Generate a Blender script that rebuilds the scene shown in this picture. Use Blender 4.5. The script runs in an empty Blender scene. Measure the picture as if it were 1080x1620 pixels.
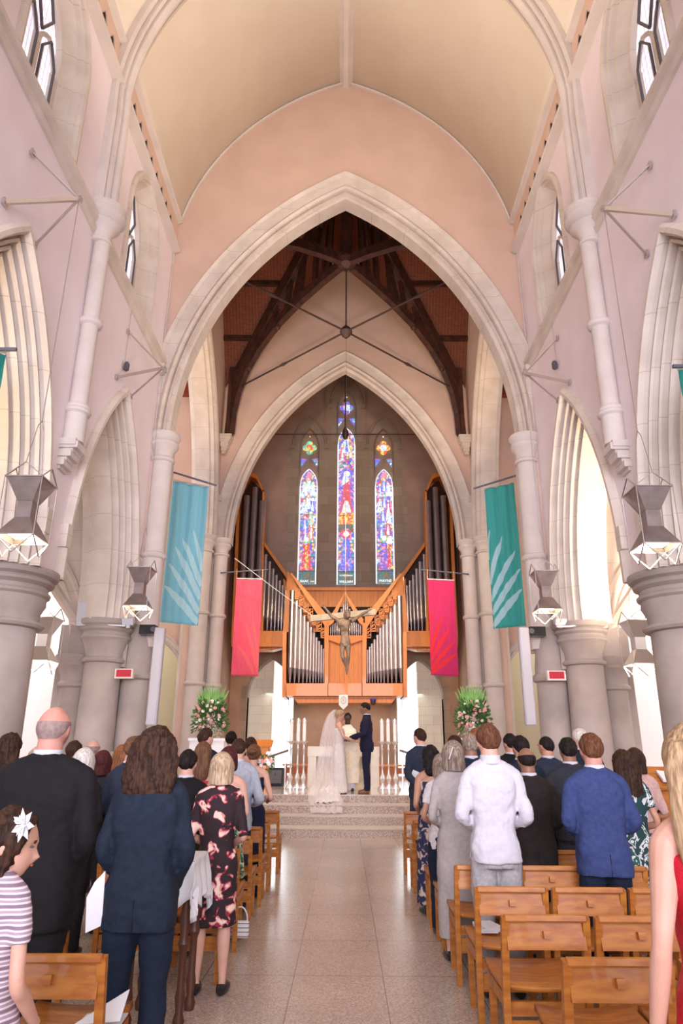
import bpy, bmesh, math, random
import numpy as np
from mathutils import Vector, Matrix, Euler, noise
random.seed(7); rng = np.random.default_rng(7)
C = bpy.context.scene.collection
scene = bpy.context.scene
PI = math.pi

# ---------------------------------------------------------------- camera
CAMX, CAMH, TILT, YAW, ROLL, FPX = 0.04, 1.5, math.radians(19.15), math.radians(0.40), math.radians(0.36), 1080.0
def cam_axes():
    f = Vector((-math.sin(YAW)*math.cos(TILT), math.cos(YAW)*math.cos(TILT), math.sin(TILT)))
    r = Vector((math.cos(YAW), math.sin(YAW), 0)); u = r.cross(f)
    c, s = math.cos(ROLL), math.sin(ROLL)
    return c*r+s*u, c*u-s*r, f
CR, CU, CF = cam_axes()
cd = bpy.data.cameras.new('camera'); cam = bpy.data.objects.new('camera', cd); C.objects.link(cam)
cam.matrix_world = Matrix(((CR.x, CU.x, -CF.x, CAMX), (CR.y, CU.y, -CF.y, 0), (CR.z, CU.z, -CF.z, CAMH), (0, 0, 0, 1)))
cd.sensor_fit = 'VERTICAL'; cd.sensor_height = 36; cd.sensor_width = 24; cd.lens = 24.0; cd.clip_start = 0.05
scene.camera = cam
def ray(u, v): return CR*((u-540)/FPX)+CU*((810-v)/FPX)+CF
def atY(u, v, Y):
    d = ray(u, v); return Vector((CAMX, 0, CAMH))+d*(Y/d.y)
def atX(u, v, X):
    d = ray(u, v); return Vector((CAMX, 0, CAMH))+d*((X-CAMX)/d.x)

# ---------------------------------------------------------------- world, lights, exposure
scene.view_settings.view_transform = 'Standard'; scene.view_settings.look = 'None'
scene.view_settings.gamma = 1.0; scene.view_settings.use_curve_mapping = False
scene.view_settings.exposure = 0.0
w = bpy.data.worlds.new('world'); scene.world = w; w.use_nodes = True
w.node_tree.nodes['Background'].inputs[0].default_value = (.95, 0.92, 1.0, 1)
w.node_tree.nodes['Background'].inputs[1].default_value = 1.1
def area(name, loc, target, size, power, col, sy=None, spread=180):
    l = bpy.data.lights.new(name, 'AREA'); l.energy = power; l.color = col; l.size = size
    if sy: l.shape = 'RECTANGLE'; l.size_y = sy
    l.spread = math.radians(spread)
    o = bpy.data.objects.new(name, l); C.objects.link(o); o.location = loc
    o.rotation_euler = (Vector(target)-Vector(loc)).to_track_quat('-Z', 'Y').to_euler(); return o
def spot(name, loc, target, power, col, ang=60, blend=.6, rad=.15):
    l = bpy.data.lights.new(name, 'SPOT'); l.energy = power; l.color = col; l.spot_size = math.radians(ang); l.spot_blend = blend; l.shadow_soft_size = rad
    o = bpy.data.objects.new(name, l); C.objects.link(o); o.location = loc
    o.rotation_euler = (Vector(target)-Vector(loc)).to_track_quat('-Z', 'Y').to_euler(); return o
def point(name, loc, power, col, rad=.2):
    l = bpy.data.lights.new(name, 'POINT'); l.energy = power; l.color = col; l.shadow_soft_size = rad
    o = bpy.data.objects.new(name, l); C.objects.link(o); o.location = loc; return o
WARM = (1.0, .78, .55); WW = (1.0, .88, .76); COOL = (.84, .86, 1.0)
area('west_daylight', (0, -3.2, 4.0), (0, 13, 4.6), 7, 520, (.86, .84, 1.0), 5, 85)
area('vault_fill', (0, 5.2, 9.4), (0, 5.6, 17), 3.4, 385, (1, .84, .70), 11, 135)  # added fill floating in mid-nave to brighten the vault, no lamp hangs here
for sx in (-1, 1): spot('pier_spot', (sx*1.2, 14.1, 9.2), (sx*4.0, 20.8, 5), 650, (1, .80, .58), 55, .9)
for sx in (-1, 1): spot('gable_fill', (sx*3.2, 14.0, 8.4), (sx*.6, 21.2, 14.5), 760, (1, .72, .45), 75)  # added spots hidden behind the chancel wall to warm the east gable
for sx in (-1, 1):
    spot('aisle_lamp', (sx*6.9, 11.0, 4.6), (sx*8.35, 11.8, 1.8), 420, (1, .96, .98), 130, .5, .1)
    point('aisle_lamp', (sx*7.0, 4.6, 4.9), 120, (1, .92, .84), .15)
    point('aisle_far_lamp', (sx*7.2, 14.5, 4.9), 200, (1, .96, .97), .3)
    point('chapel_lamp', (sx*6.9, 22.8, 4.9), 22, (1, .95, .80), .2)
    area('ambulatory_daylight', (sx*2.4, 28.9, 3.6), (sx*2.4, 26, .6), 1.6, 60, (.86, .94, 1.0), 1.2)
area('transept_window_left', (-9.5, 16.5, 10), (-4, 20, 8), 3, 380, (1, .92, .90), 5)
area('transept_window_right', (9.5, 16.5, 9), (4, 18, 4), 3, 130, (1, .90, .86), 5)
area('transept_side_left', (-9.4, 15.8, 3.5), (0, 17, 1.5), 3, 320, (1, .95, .9), 3)
area('transept_side_right', (9.4, 15.8, 3.5), (0, 17, 1.5), 3, 320, (1, .95, .9), 3)
spot('sanctuary_spot_left', (-3.2, 13.9, 10), (0, 23.6, 4.2), 2300, (1, .74, .48), 42)
spot('sanctuary_spot_right', (3.2, 13.9, 10), (0, 23.6, 4.2), 2300, (1, .74, .48), 42)
spot('altar_spot', (-1.5, 13.9, 10.5), (0, 16.5, .6), 1000, WW, 50)
spot('altar_spot', (1.5, 13.9, 10.5), (0, 16.5, .6), 1000, WW, 50)
for sx in (-1, 1): spot('under_organ_fill', (sx*1.3, 25.3, 2.85), (sx*.6, 27.2, 1.2), 60, WARM, 120)  # added spots that brighten the wall below the organ, no fitting modelled
spot('arch_lamp_right', (6.4, 10.4, 3.4), (4.3, 12.2, 6.2), 1500, (1, .82, .62), 110, 1.0, .4)
spot('arch_lamp_left', (-5.6, 5.6, 4.0), (-4.2, 7.6, 7.5), 330, (1, .76, .45), 100)

# ---------------------------------------------------------------- helpers
def tag(o, label=None, cat=None, group=None, kind=None):
    if label: o['label'] = label
    if cat: o['category'] = cat
    if group: o['group'] = group
    if kind: o['kind'] = kind
    return o
class MB:
    def __init__(s): s.v = []; s.f = []; s.m = []
    def add(s, vs, fs, mi=0):
        b = len(s.v); s.v += [tuple(p) for p in vs]; s.f += [tuple(i+b for i in f) for f in fs]; s.m += [mi]*len(fs); return s
    def box(s, c, d, rot=None, mi=0):
        vs = [Vector((sx*d[0]/2, sy*d[1]/2, sz*d[2]/2)) for sx in (-1, 1) for sy in (-1, 1) for sz in (-1, 1)]
        if rot is not None: R = Euler(rot).to_matrix(); vs = [R @ p for p in vs]
        c = Vector(c)
        return s.add([p+c for p in vs], [(0, 1, 3, 2), (4, 6, 7, 5), (0, 4, 5, 1), (2, 3, 7, 6), (0, 2, 6, 4), (1, 5, 7, 3)], mi)
    def lathe(s, prof, c=(0, 0, 0), n=24, mi=0, axis=None):   # prof: (r, z) bottom to top
        c = Vector(c); vs = []; fs = []
        for r, z in prof:
            for k in range(n):
                a = 2*PI*k/n; vs.append(Vector((r*math.cos(a), r*math.sin(a), z)))
        if axis is not None:
            q = Vector((0, 0, 1)).rotation_difference(Vector(axis)); vs = [q @ p for p in vs]
        for i in range(len(prof)-1):
            for k in range(n):
                k2 = (k+1) % n; fs.append((i*n+k, i*n+k2, (i+1)*n+k2, (i+1)*n+k))
        fs.append(tuple(range(n-1, -1, -1))); fs.append(tuple((len(prof)-1)*n+k for k in range(n)))
        return s.add([p+c for p in vs], fs, mi)
    def bar(s, a, b, wd, ht=None, mi=0):     # rectangular bar between two points
        a = Vector(a); b = Vector(b); d = b-a; L = d.length
        q = d.to_track_quat('Y', 'Z'); ht = ht or wd
        vs = [q @ Vector((x*wd/2, y, z*ht/2)) + a for y in (0, L) for x, z in ((-1, -1), (1, -1), (1, 1), (-1, 1))]
        return s.add(vs, [(3, 2, 1, 0), (4, 5, 6, 7), (0, 1, 5, 4), (1, 2, 6, 5), (2, 3, 7, 6), (3, 0, 4, 7)], mi)
    def tube(s, pts, r, n=10, mi=0):
        pts = [Vector(p) for p in pts]; rr = r if isinstance(r, (list, tuple)) else [r]*len(pts)
        vs = []; up = Vector((0, 0, 1)); X = None
        for i, p in enumerate(pts):
            d = (pts[min(i+1, len(pts)-1)]-pts[max(i-1, 0)]).normalized()
            if X is None:
                X = d.cross(up)
                if X.length < .1: X = d.cross(Vector((0, 1, 0)))
            X = (X-d*X.dot(d)).normalized(); Y = d.cross(X)
            for k in range(n):
                a = 2*PI*k/n; vs.append(p+(X*math.cos(a)+Y*math.sin(a))*rr[i])
        fs = [(i*n+k, i*n+(k+1) % n, (i+1)*n+(k+1) % n, (i+1)*n+k) for i in range(len(pts)-1) for k in range(n)]
        fs += [tuple(range(n-1, -1, -1)), tuple((len(pts)-1)*n+k for k in range(n))]
        return s.add(vs, fs, mi)
    def grid(s, rows, mi=0, closed=False):
        nc = len(rows[0]); vs = [p for r in rows for p in r]; fs = []
        for i in range(len(rows)-1):
            for k in range(nc if closed else nc-1): fs.append((i*nc+k, i*nc+(k+1) % nc, (i+1)*nc+(k+1) % nc, (i+1)*nc+k))
        return s.add(vs, fs, mi)
    def prism(s, poly, vec, mi=0):          # closed polygon (3d points) extruded by vec
        n = len(poly); poly = [Vector(p) for p in poly]; vec = Vector(vec)
        vs = poly+[p+vec for p in poly]
        fs = [tuple(range(n-1, -1, -1)), tuple(range(n, 2*n))]+[(k, (k+1) % n, (k+1) % n+n, k+n) for k in range(n)]
        return s.add(vs, fs, mi)
    def build(s, name, mat, parent=None, world=True, smooth=30, fixn=True):
        me = bpy.data.meshes.new(name)
        off = Vector((0, 0, 0))
        if parent is not None and world: off = world_loc(parent)
        me.from_pydata([(p[0]-off[0], p[1]-off[1], p[2]-off[2]) for p in s.v], [], s.f)
        for m in (mat if isinstance(mat, (list, tuple)) else [mat]): me.materials.append(m)
        if max(s.m, default=0) > 0: me.polygons.foreach_set('material_index', s.m)
        if fixn:
            bm = bmesh.new(); bm.from_mesh(me); bmesh.ops.recalc_face_normals(bm, faces=bm.faces); bm.to_mesh(me); bm.free()
        if smooth: me.polygons.foreach_set('use_smooth', [True]*len(me.polygons)); me.set_sharp_from_angle(angle=math.radians(smooth))
        me.update()
        o = bpy.data.objects.new(name, me); C.objects.link(o)
        if parent is not None: o.parent = parent
        return o
def world_loc(o):
    p = Vector((0, 0, 0))
    while o is not None: p += Vector(o.location); o = o.parent
    return p
def thing(name, label, cat, loc=(0, 0, 0), rz=0, group=None):
    o = bpy.data.objects.new(name, None); C.objects.link(o); o.location = loc; o.rotation_euler = (0, 0, rz); o.empty_display_size = .1
    return tag(o, label, cat, group)
def copy_tree(o, parent=None):
    c = o.copy(); C.objects.link(c); c.parent = parent
    for ch in o.children: copy_tree(ch, c)
    return c
def struct(o): o['kind'] = 'structure'; return o
def plate(outer, holes, thick, fn, name, mat, parent=None):
    """flat wall with holes; outer/holes lists of (a,b); fn(a,b,d)->point, d = depth 0..thick"""
    bm = bmesh.new(); edges = []
    for loop in [outer]+holes:
        vs = [bm.verts.new((a, b, 0)) for a, b in loop]
        for i in range(len(vs)): edges.append(bm.edges.new((vs[i], vs[(i+1) % len(vs)])))
    bmesh.ops.triangle_fill(bm, use_beauty=True, use_dissolve=False, edges=edges)
    r = bmesh.ops.extrude_face_region(bm, geom=bm.faces[:])
    for e in r['geom']:
        if isinstance(e, bmesh.types.BMVert): e.co.z = thick
    for v in bm.verts: v.co = Vector(fn(v.co.x, v.co.y, v.co.z))
    bmesh.ops.recalc_face_normals(bm, faces=bm.faces)
    me = bpy.data.meshes.new(name); bm.to_mesh(me); bm.free(); me.materials.append(mat)
    o = bpy.data.objects.new(name, me); C.objects.link(o)
    if parent: o.parent = parent
    return o
def arch(hw, c, z0, n=20, zb=None, cx=0, t=1.0):
    """pointed arch curve, left spring -> apex -> right spring; radius hw+c"""
    R = hw+c; th = math.acos(max(-1, min(1, c/R))) if R > 0 else 0; L = []
    if zb is not None: L.append((cx-hw, zb))
    for i in range(n+1):
        a = th*i/n; L.append((cx-(R*math.cos(a)-c), z0+R*math.sin(a)))
    for i in range(n-1, -1, -1):
        a = th*i/n; L.append((cx+(R*math.cos(a)-c), z0+R*math.sin(a)))
    if zb is not None: L.append((cx+hw, zb))
    return L
def moulding(mb, prof, hw, c, z0, fn, n=20, zb=None, cx=0, mi=0):
    """prof: list of (inward offset r, depth d); fn(a, z, d)"""
    rows = [[fn(a, z, d) for a, z in arch(hw-r, c, z0, n, zb, cx)] for r, d in prof]
    mb.grid(rows, mi); return mb

# ---------------------------------------------------------------- materials
def mat(name, col, rough=.7, col2=None, nscale=4, ramp=(.35, .65), bump=0, bscale=60, metal=0, spec=.4, coat=0, emis=None, es=0, detail=4, stretch=None, mixf=1.0, sheen=0, alpha=None, sss=0):
    m = bpy.data.materials.new(name); m.use_nodes = True; nt = m.node_tree; b = nt.nodes['Principled BSDF']
    b.inputs['Base Color'].default_value = (*col, 1); b.inputs['Roughness'].default_value = rough; b.inputs['Metallic'].default_value = metal
    b.inputs['Specular IOR Level'].default_value = spec; b.inputs['Coat Weight'].default_value = coat; b.inputs['Sheen Weight'].default_value = sheen
    tc = nt.nodes.new('ShaderNodeTexCoord'); mp = nt.nodes.new('ShaderNodeMapping'); nt.links.new(tc.outputs['Object'], mp.inputs[0])
    if stretch: mp.inputs['Scale'].default_value = stretch
    if col2:
        n = nt.nodes.new('ShaderNodeTexNoise'); n.inputs['Scale'].default_value = nscale; n.inputs['Detail'].default_value = detail
        r = nt.nodes.new('ShaderNodeValToRGB'); r.color_ramp.elements[0].position = ramp[0]; r.color_ramp.elements[1].position = ramp[1]
        r.color_ramp.elements[0].color = (*col, 1); r.color_ramp.elements[1].color = (*col2, 1)
        nt.links.new(mp.outputs[0], n.inputs['Vector']); nt.links.new(n.outputs[0], r.inputs[0]); nt.links.new(r.outputs[0], b.inputs['Base Color'])
    if bump:
        n2 = nt.nodes.new('ShaderNodeTexNoise'); n2.inputs['Scale'].default_value = bscale; n2.inputs['Detail'].default_value = 5
        bp = nt.nodes.new('ShaderNodeBump'); bp.inputs['Strength'].default_value = bump; bp.inputs['Distance'].default_value = .02
        nt.links.new(mp.outputs[0], n2.inputs['Vector']); nt.links.new(n2.outputs[0], bp.inputs['Height']); nt.links.new(bp.outputs[0], b.inputs['Normal'])
    if emis: b.inputs['Emission Color'].default_value = (*emis, 1); b.inputs['Emission Strength'].default_value = es
    if alpha is not None: b.inputs['Alpha'].default_value = alpha
    if sss: b.inputs['Subsurface Weight'].default_value = sss; b.inputs['Subsurface Scale'].default_value = .02
    return m
def nodes(m): return m.node_tree, m.node_tree.nodes['Principled BSDF']
def ashlar(name, c1, c2, mortar, wd=.6, ht=.3, axes='XZ', rough=.85, ms=.006):
    m = mat(name, c1, rough, bump=.15, bscale=30); nt, b = nodes(m)
    tc = nt.nodes.new('ShaderNodeTexCoord'); sep = nt.nodes.new('ShaderNodeSeparateXYZ'); cmb = nt.nodes.new('ShaderNodeCombineXYZ')
    nt.links.new(tc.outputs['Object'], sep.inputs[0])
    nt.links.new(sep.outputs[axes[0]], cmb.inputs[0]); nt.links.new(sep.outputs[axes[1]], cmb.inputs[1])
    br = nt.nodes.new('ShaderNodeTexBrick'); br.inputs['Scale'].default_value = 1; br.inputs['Brick Width'].default_value = wd; br.inputs['Row Height'].default_value = ht
    br.inputs['Mortar Size'].default_value = ms; br.inputs['Mortar Smooth'].default_value = .3
    br.inputs['Color1'].default_value = (*c1, 1); br.inputs['Color2'].default_value = (*c2, 1); br.inputs['Mortar'].default_value = (*mortar, 1)
    nt.links.new(cmb.outputs[0], br.inputs['Vector'])
    n = nt.nodes.new('ShaderNodeTexNoise'); n.inputs['Scale'].default_value = 2.5; n.inputs['Detail'].default_value = 6
    mx = nt.nodes.new('ShaderNodeMix'); mx.data_type = 'RGBA'; mx.blend_type = 'MULTIPLY'; mx.inputs[0].default_value = .45
    r = nt.nodes.new('ShaderNodeValToRGB'); r.color_ramp.elements[0].position = .3; r.color_ramp.elements[0].color = (.75, .72, .68, 1); r.color_ramp.elements[1].position = .6
    nt.links.new(n.outputs[0], r.inputs[0]); nt.links.new(br.outputs[0], mx.inputs[6]); nt.links.new(r.outputs[0], mx.inputs[7]); nt.links.new(mx.outputs[2], b.inputs['Base Color'])
    return m
def bands(m, period=.6, width=.012, dark=.72, axis='Z'):
    """thin course joints along an axis, multiplied into the base colour"""
    nt, b = nodes(m); src = b.inputs['Base Color'].links[0].from_socket if b.inputs['Base Color'].links else None
    tc = nt.nodes.new('ShaderNodeTexCoord'); sep = nt.nodes.new('ShaderNodeSeparateXYZ'); nt.links.new(tc.outputs['Object'], sep.inputs[0])
    a = nt.nodes.new('ShaderNodeMath'); a.operation = 'MODULO'; a.inputs[1].default_value = period
    c = nt.nodes.new('ShaderNodeMath'); c.operation = 'LESS_THAN'; c.inputs[1].default_value = width
    ab = nt.nodes.new('ShaderNodeMath'); ab.operation = 'ABSOLUTE'
    nt.links.new(sep.outputs[axis], ab.inputs[0]); nt.links.new(ab.outputs[0], a.inputs[0]); nt.links.new(a.outputs[0], c.inputs[0])
    mx = nt.nodes.new('ShaderNodeMix'); mx.data_type = 'RGBA'; mx.blend_type = 'MULTIPLY'; nt.links.new(c.outputs[0], mx.inputs[0])
    if src: nt.links.new(src, mx.inputs[6])
    else: mx.inputs[6].default_value = b.inputs['Base Color'].default_value
    mx.inputs[7].default_value = (dark, dark*.96, dark*.92, 1); nt.links.new(mx.outputs[2], b.inputs['Base Color']); return m
M = {}
M['plaster'] = mat('pink_plaster', (.70, .50, .40), .85, (.65, .455, .36), 1.3, bump=.12, bscale=90)
M['plaster_side'] = mat('lavender_lit_pink_plaster', (.86, .76, .78), .85, (.81, .70, .72), 1.1, bump=.12, bscale=90)  # same pink plaster, with the lavender window light put into its colour
M['vault'] = mat('cream_vault_plaster', (.86, .78, .66), .9, (.83, .74, .61), 1.0, bump=.08, bscale=60)
M['stone'] = bands(mat('cream_stone', (.72, .63, .55), .75, (.62, .53, .45), 2.2, bump=.1, bscale=40), .62, .010, .78)
M['rib'] = mat('cream_painted_rib', (.68, .60, .55), .7, (.61, .53, .48), 2.0)
M['column'] = mat('grey_cream_stone', (.44, .375, .345), .8, (.35, .29, .26), 1.6, bump=.2, bscale=50, detail=7)
M['white'] = mat('white_plaster', (.86, .83, .84), .8)
M['cream_room'] = mat('cream_room_plaster', (.80, .74, .54), .8)
M['shadedwall'] = mat('shaded_sanctuary_plaster', (.50, .33, .25), .85, (.43, .28, .20), 1.4, bump=.15)  # plaster browned to carry the backlit shade of the sanctuary
M['brownstone'] = ashlar('sanctuary_ashlar', (.48, .37, .27), (.40, .30, .21), (.30, .23, .17), .7, .42)
M['creamstone'] = ashlar('pale_ashlar', (.80, .74, .62), (.74, .68, .56), (.55, .5, .42), .6, .35)
M['dark'] = mat('black_void', (.01, .01, .012), .9)  # flat black standing in for darkness in openings and gaps
M['roofwood'] = bands(mat('red_brown_roof_boards', (.20, .05, .022), .6, (.13, .032, .015), 6, stretch=(1, 8, 1)), .11, .014, .35, 'X')
M['beam'] = mat('dark_stained_beam', (.085, .028, .018), .55, (.035, .015, .01), 5)
M['iron'] = mat('dark_brown_iron', (.07, .04, .035), .5, metal=.3)
M['steel'] = mat('brushed_steel', (.62, .58, .56), .35, metal=.9)
M['bronze'] = mat('lantern_bronze', (.36, .30, .29), .38, (.28, .22, .20), 6, metal=.75)
M['pipe'] = mat('polished_tin_pipe', (.52, .48, .49), .3, (.44, .40, .41), 2, metal=.9)
M['organwood'] = mat('orange_oak_veneer', (.76, .27, .05), .4, (.66, .21, .035), 3.5, stretch=(9, 9, .8), coat=.15)
M['organwood2'] = mat('orange_oak_boards', (.68, .25, .055), .45, (.58, .19, .04), 3, stretch=(10, 10, .8))
M['organwood2'] = bands(M['organwood2'], .16, .008, .5, 'X')
M['chairwood'] = mat('honey_chair_wood', (.47, .175, .030), .42, (.33, .10, .016), 4, stretch=(2, 9, 9), coat=.06, spec=.3)
M['paper'] = mat('white_paper', (.72, .70, .70), .75)
M['glow'] = mat('lamp_glow', (1, .95, .85), .5, emis=(1, .86, .62), es=9)
M['clear'] = mat('pale_window_glass', (.8, .8, .95), .3, emis=(.86, .86, 1.0), es=2.2)
def lattice_glass(name):
    m = mat(name, (.8, .8, .9), .3, emis=(1, 1, 1), es=.85); nt, b = nodes(m)
    tc = nt.nodes.new('ShaderNodeTexCoord'); sep = nt.nodes.new('ShaderNodeSeparateXYZ'); nt.links.new(tc.outputs['Object'], sep.inputs[0])
    def mth(op, a, c):
        k = nt.nodes.new('ShaderNodeMath'); k.operation = op
        for i, x in enumerate((a, c)):
            if isinstance(x, (int, float)): k.inputs[i].default_value = x
            else: nt.links.new(x, k.inputs[i])
        return k.outputs[0]
    def line(x, p): return mth('LESS_THAN', mth('MODULO', mth('ADD', x, 50.0), p), .014)
    l = mth('MAXIMUM', line(sep.outputs['Y'], .105), line(sep.outputs['Z'], .15))
    n = nt.nodes.new('ShaderNodeTexVoronoi'); n.inputs['Scale'].default_value = 7; nt.links.new(tc.outputs['Object'], n.inputs['Vector'])
    r = nt.nodes.new('ShaderNodeValToRGB'); e = r.color_ramp.elements; e[0].color = (.80, .84, 1, 1); e[1].color = (1, .95, .98, 1)
    x = e.new(.45); x.color = (.86, .70, .92, 1); x = e.new(.7); x.color = (.80, .92, 1, 1)
    s2 = nt.nodes.new('ShaderNodeSeparateColor'); nt.links.new(n.outputs['Color'], s2.inputs[0]); nt.links.new(s2.outputs[0], r.inputs[0])
    mx = nt.nodes.new('ShaderNodeMix'); mx.data_type = 'RGBA'; nt.links.new(l, mx.inputs[0]); nt.links.new(r.outputs[0], mx.inputs[6]); mx.inputs[7].default_value = (.22, .20, .26, 1)
    nt.links.new(mx.outputs[2], b.inputs['Emission Color']); return m
M['lattice'] = lattice_glass('leaded_clear_glass')
M['roofred'] = mat('red_brown_cornice', (.26, .055, .022), .5)
M['curtain'] = mat('daylit_sheer_curtain', (.8, .9, .95), .8, emis=(.74, .90, 1.0), es=1.15)
M['curtain2'] = mat('daylit_window_head', (.9, .93, .93), .8, emis=(.9, .96, .96), es=.85)
M['frame'] = mat('dark_window_frame', (.10, .09, .10), .5)
def floor_mat(name, c1, c2, rough, tx, ty, diamonds=True):
    m = mat(name, c1, rough, spec=.6); nt, b = nodes(m)
    tc = nt.nodes.new('ShaderNodeTexCoord')
    v = nt.nodes.new('ShaderNodeTexVoronoi'); v.inputs['Scale'].default_value = 130; nt.links.new(tc.outputs['Object'], v.inputs['Vector'])
    n = nt.nodes.new('ShaderNodeTexNoise'); n.inputs['Scale'].default_value = 40; n.inputs['Detail'].default_value = 3; nt.links.new(tc.outputs['Object'], n.inputs['Vector'])
    n2 = nt.nodes.new('ShaderNodeTexNoise'); n2.inputs['Scale'].default_value = .9; nt.links.new(tc.outputs['Object'], n2.inputs['Vector'])
    r = nt.nodes.new('ShaderNodeValToRGB'); r.color_ramp.elements[0].position = .38; r.color_ramp.elements[1].position = .62
    r.color_ramp.elements[0].color = (*c2, 1); r.color_ramp.elements[1].color = (*c1, 1)
    av = nt.nodes.new('ShaderNodeMix'); av.data_type = 'FLOAT'; av.inputs[0].default_value = .45
    sp = nt.nodes.new('ShaderNodeSeparateColor'); nt.links.new(v.outputs['Color'], sp.inputs[0])
    nt.links.new(n.outputs[0], av.inputs[2]); nt.links.new(sp.outputs[0], av.inputs[3]); nt.links.new(av.outputs[0], r.inputs[0])
    sep = nt.nodes.new('ShaderNodeSeparateXYZ'); nt.links.new(tc.outputs['Object'], sep.inputs[0])
    def M2(op, a, bb):
        k = nt.nodes.new('ShaderNodeMath'); k.operation = op
        for i, x in enumerate((a, bb)):
            if x is None: continue
            if isinstance(x, (int, float)): k.inputs[i].default_value = x
            else: nt.links.new(x, k.inputs[i])
        return k.outputs[0]
    def line(val, period, wd):   # distance to nearest multiple
        q = M2('ADD', val, 100*period); q = M2('MODULO', q, period); q = M2('SUBTRACT', q, period/2); q = M2('ABSOLUTE', q, None); return M2('GREATER_THAN', q, period/2-wd)
    X = M2('ADD', sep.outputs['X'], tx/2); Y = sep.outputs['Y']
    l = M2('MAXIMUM', line(X, tx, .0035), line(Y, ty, .005))
    if diamonds:
        a1 = M2('ADD', M2('MULTIPLY', X, 1/tx), M2('MULTIPLY', Y, 1/ty)); a2 = M2('SUBTRACT', M2('MULTIPLY', X, 1/tx), M2('MULTIPLY', Y, 1/ty))
        d = M2('MULTIPLY', M2('MAXIMUM', line(a1, 2.0, .004), line(a2, 2.0, .004)), .55)
        l = M2('MAXIMUM', l, d)
    mx = nt.nodes.new('ShaderNodeMix'); mx.data_type = 'RGBA'; nt.links.new(M2('MULTIPLY', l, .75), mx.inputs[0]); nt.links.new(r.outputs[0], mx.inputs[6]); mx.inputs[7].default_value = (.16, .12, .10, 1)
    m3 = nt.nodes.new('ShaderNodeMix'); m3.data_type = 'RGBA'; m3.blend_type = 'MULTIPLY'; m3.inputs[0].default_value = .35
    nt.links.new(mx.outputs[2], m3.inputs[6]); nt.links.new(n2.outputs[0], m3.inputs[7]); nt.links.new(m3.outputs[2], b.inputs['Base Color'])
    return m
M['floor'] = floor_mat('terrazzo_floor', (.72, .59, .49), (.46, .35, .27), .24, .62, .93)
M['sanctfloor'] = mat('polished_cream_marble', (.74, .64, .56), .08, (.64, .54, .46), 3, spec=.7)
M['step'] = mat('speckled_granite', (.62, .49, .40), .45, (.30, .22, .17), 55, ramp=(.42, .58), detail=2)
M['steptop'] = mat('pale_granite', (.62, .52, .45), .35, (.50, .41, .35), 50, ramp=(.4, .6), detail=2)
# ================================================================ FLOOR AND STEPS
fl = MB(); fl.add([(-8.6, -4, 0), (8.6, -4, 0), (8.6, 30, 0), (-8.6, 30, 0), (-8.6, -4, -.2), (8.6, -4, -.2), (8.6, 30, -.2), (-8.6, 30, -.2)],
   [(0, 1, 2, 3), (7, 6, 5, 4), (0, 4, 5, 1), (1, 5, 6, 2), (2, 6, 7, 3), (3, 7, 4, 0)]); struct(fl.build('floor', M['floor'], smooth=0))
STEPY = [13.42, 13.98, 14.54, 15.10]; RIS = .155; ZS = .62
for i, y in enumerate(STEPY):
    m = MB(); z = RIS*(i+1); y1 = STEPY[i+1]+.02 if i < 3 else 29.0
    m.box((0, (y+y1)/2, z-RIS/2-.01), (7.4 if i < 3 else 16.8, y1-y, RIS-.02))
    o = m.build('floor_step' if i < 3 else 'floor_sanctuary', M['step'], smooth=0); struct(o)
    m = MB(); m.box((0, (y-.012+y1)/2, z-.01), (7.42 if i < 3 else 16.8, y1-y+.024, .02))
    o = m.build('floor_tread' if i < 3 else 'floor_marble', M['steptop'] if i < 3 else M['sanctfloor'], smooth=0); struct(o)

# ================================================================ NAVE
WX = 4.0; WT = .9; YN = 13.0; YB = -3.4
BAYS = [10.95, 6.85, 2.75, -1.35]; SPR = 3.9
VC, VZ, VR = 2.04, 12.02, 6.08
def vault_prof(n=26, r=0, z0=13.3):
    R = VR-r; a0 = math.asin((z0-VZ)/R); a1 = math.acos(VC/R)
    half = [(-(R*math.cos(a)-VC), VZ+R*math.sin(a)) for a in [a0+(a1-a0)*i/n for i in range(n+1)]]
    return half + [(-x, z) for x, z in reversed(half[:-1])]
# vault
vm = MB(); vp = vault_prof(); vo = [(x*1.02, z+.12) for x, z in vp]
vm.grid([[(x, y, z) for x, z in vp] for y in (YB, 2, 7, YN+.1)])
o = struct(vm.build('ceiling', M['vault'], smooth=25, fixn=False)); o.modifiers.new('s', 'SOLIDIFY').thickness = -.15
mm = MB(); prof = [(-.17, .02), (-.17, -.06), (-.10, -.10), (-.10, -.16), (-.05, -.20), (.05, -.20), (.10, -.16), (.10, -.10), (.17, -.06), (.17, .02)]
zr = vp[len(vp)//2][1]
mm.grid([[(x, y, zr+z) for x, z in prof] for y in (YB, YN)]); struct(mm.build('trim_ridge', M['rib'], smooth=20))

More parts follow.
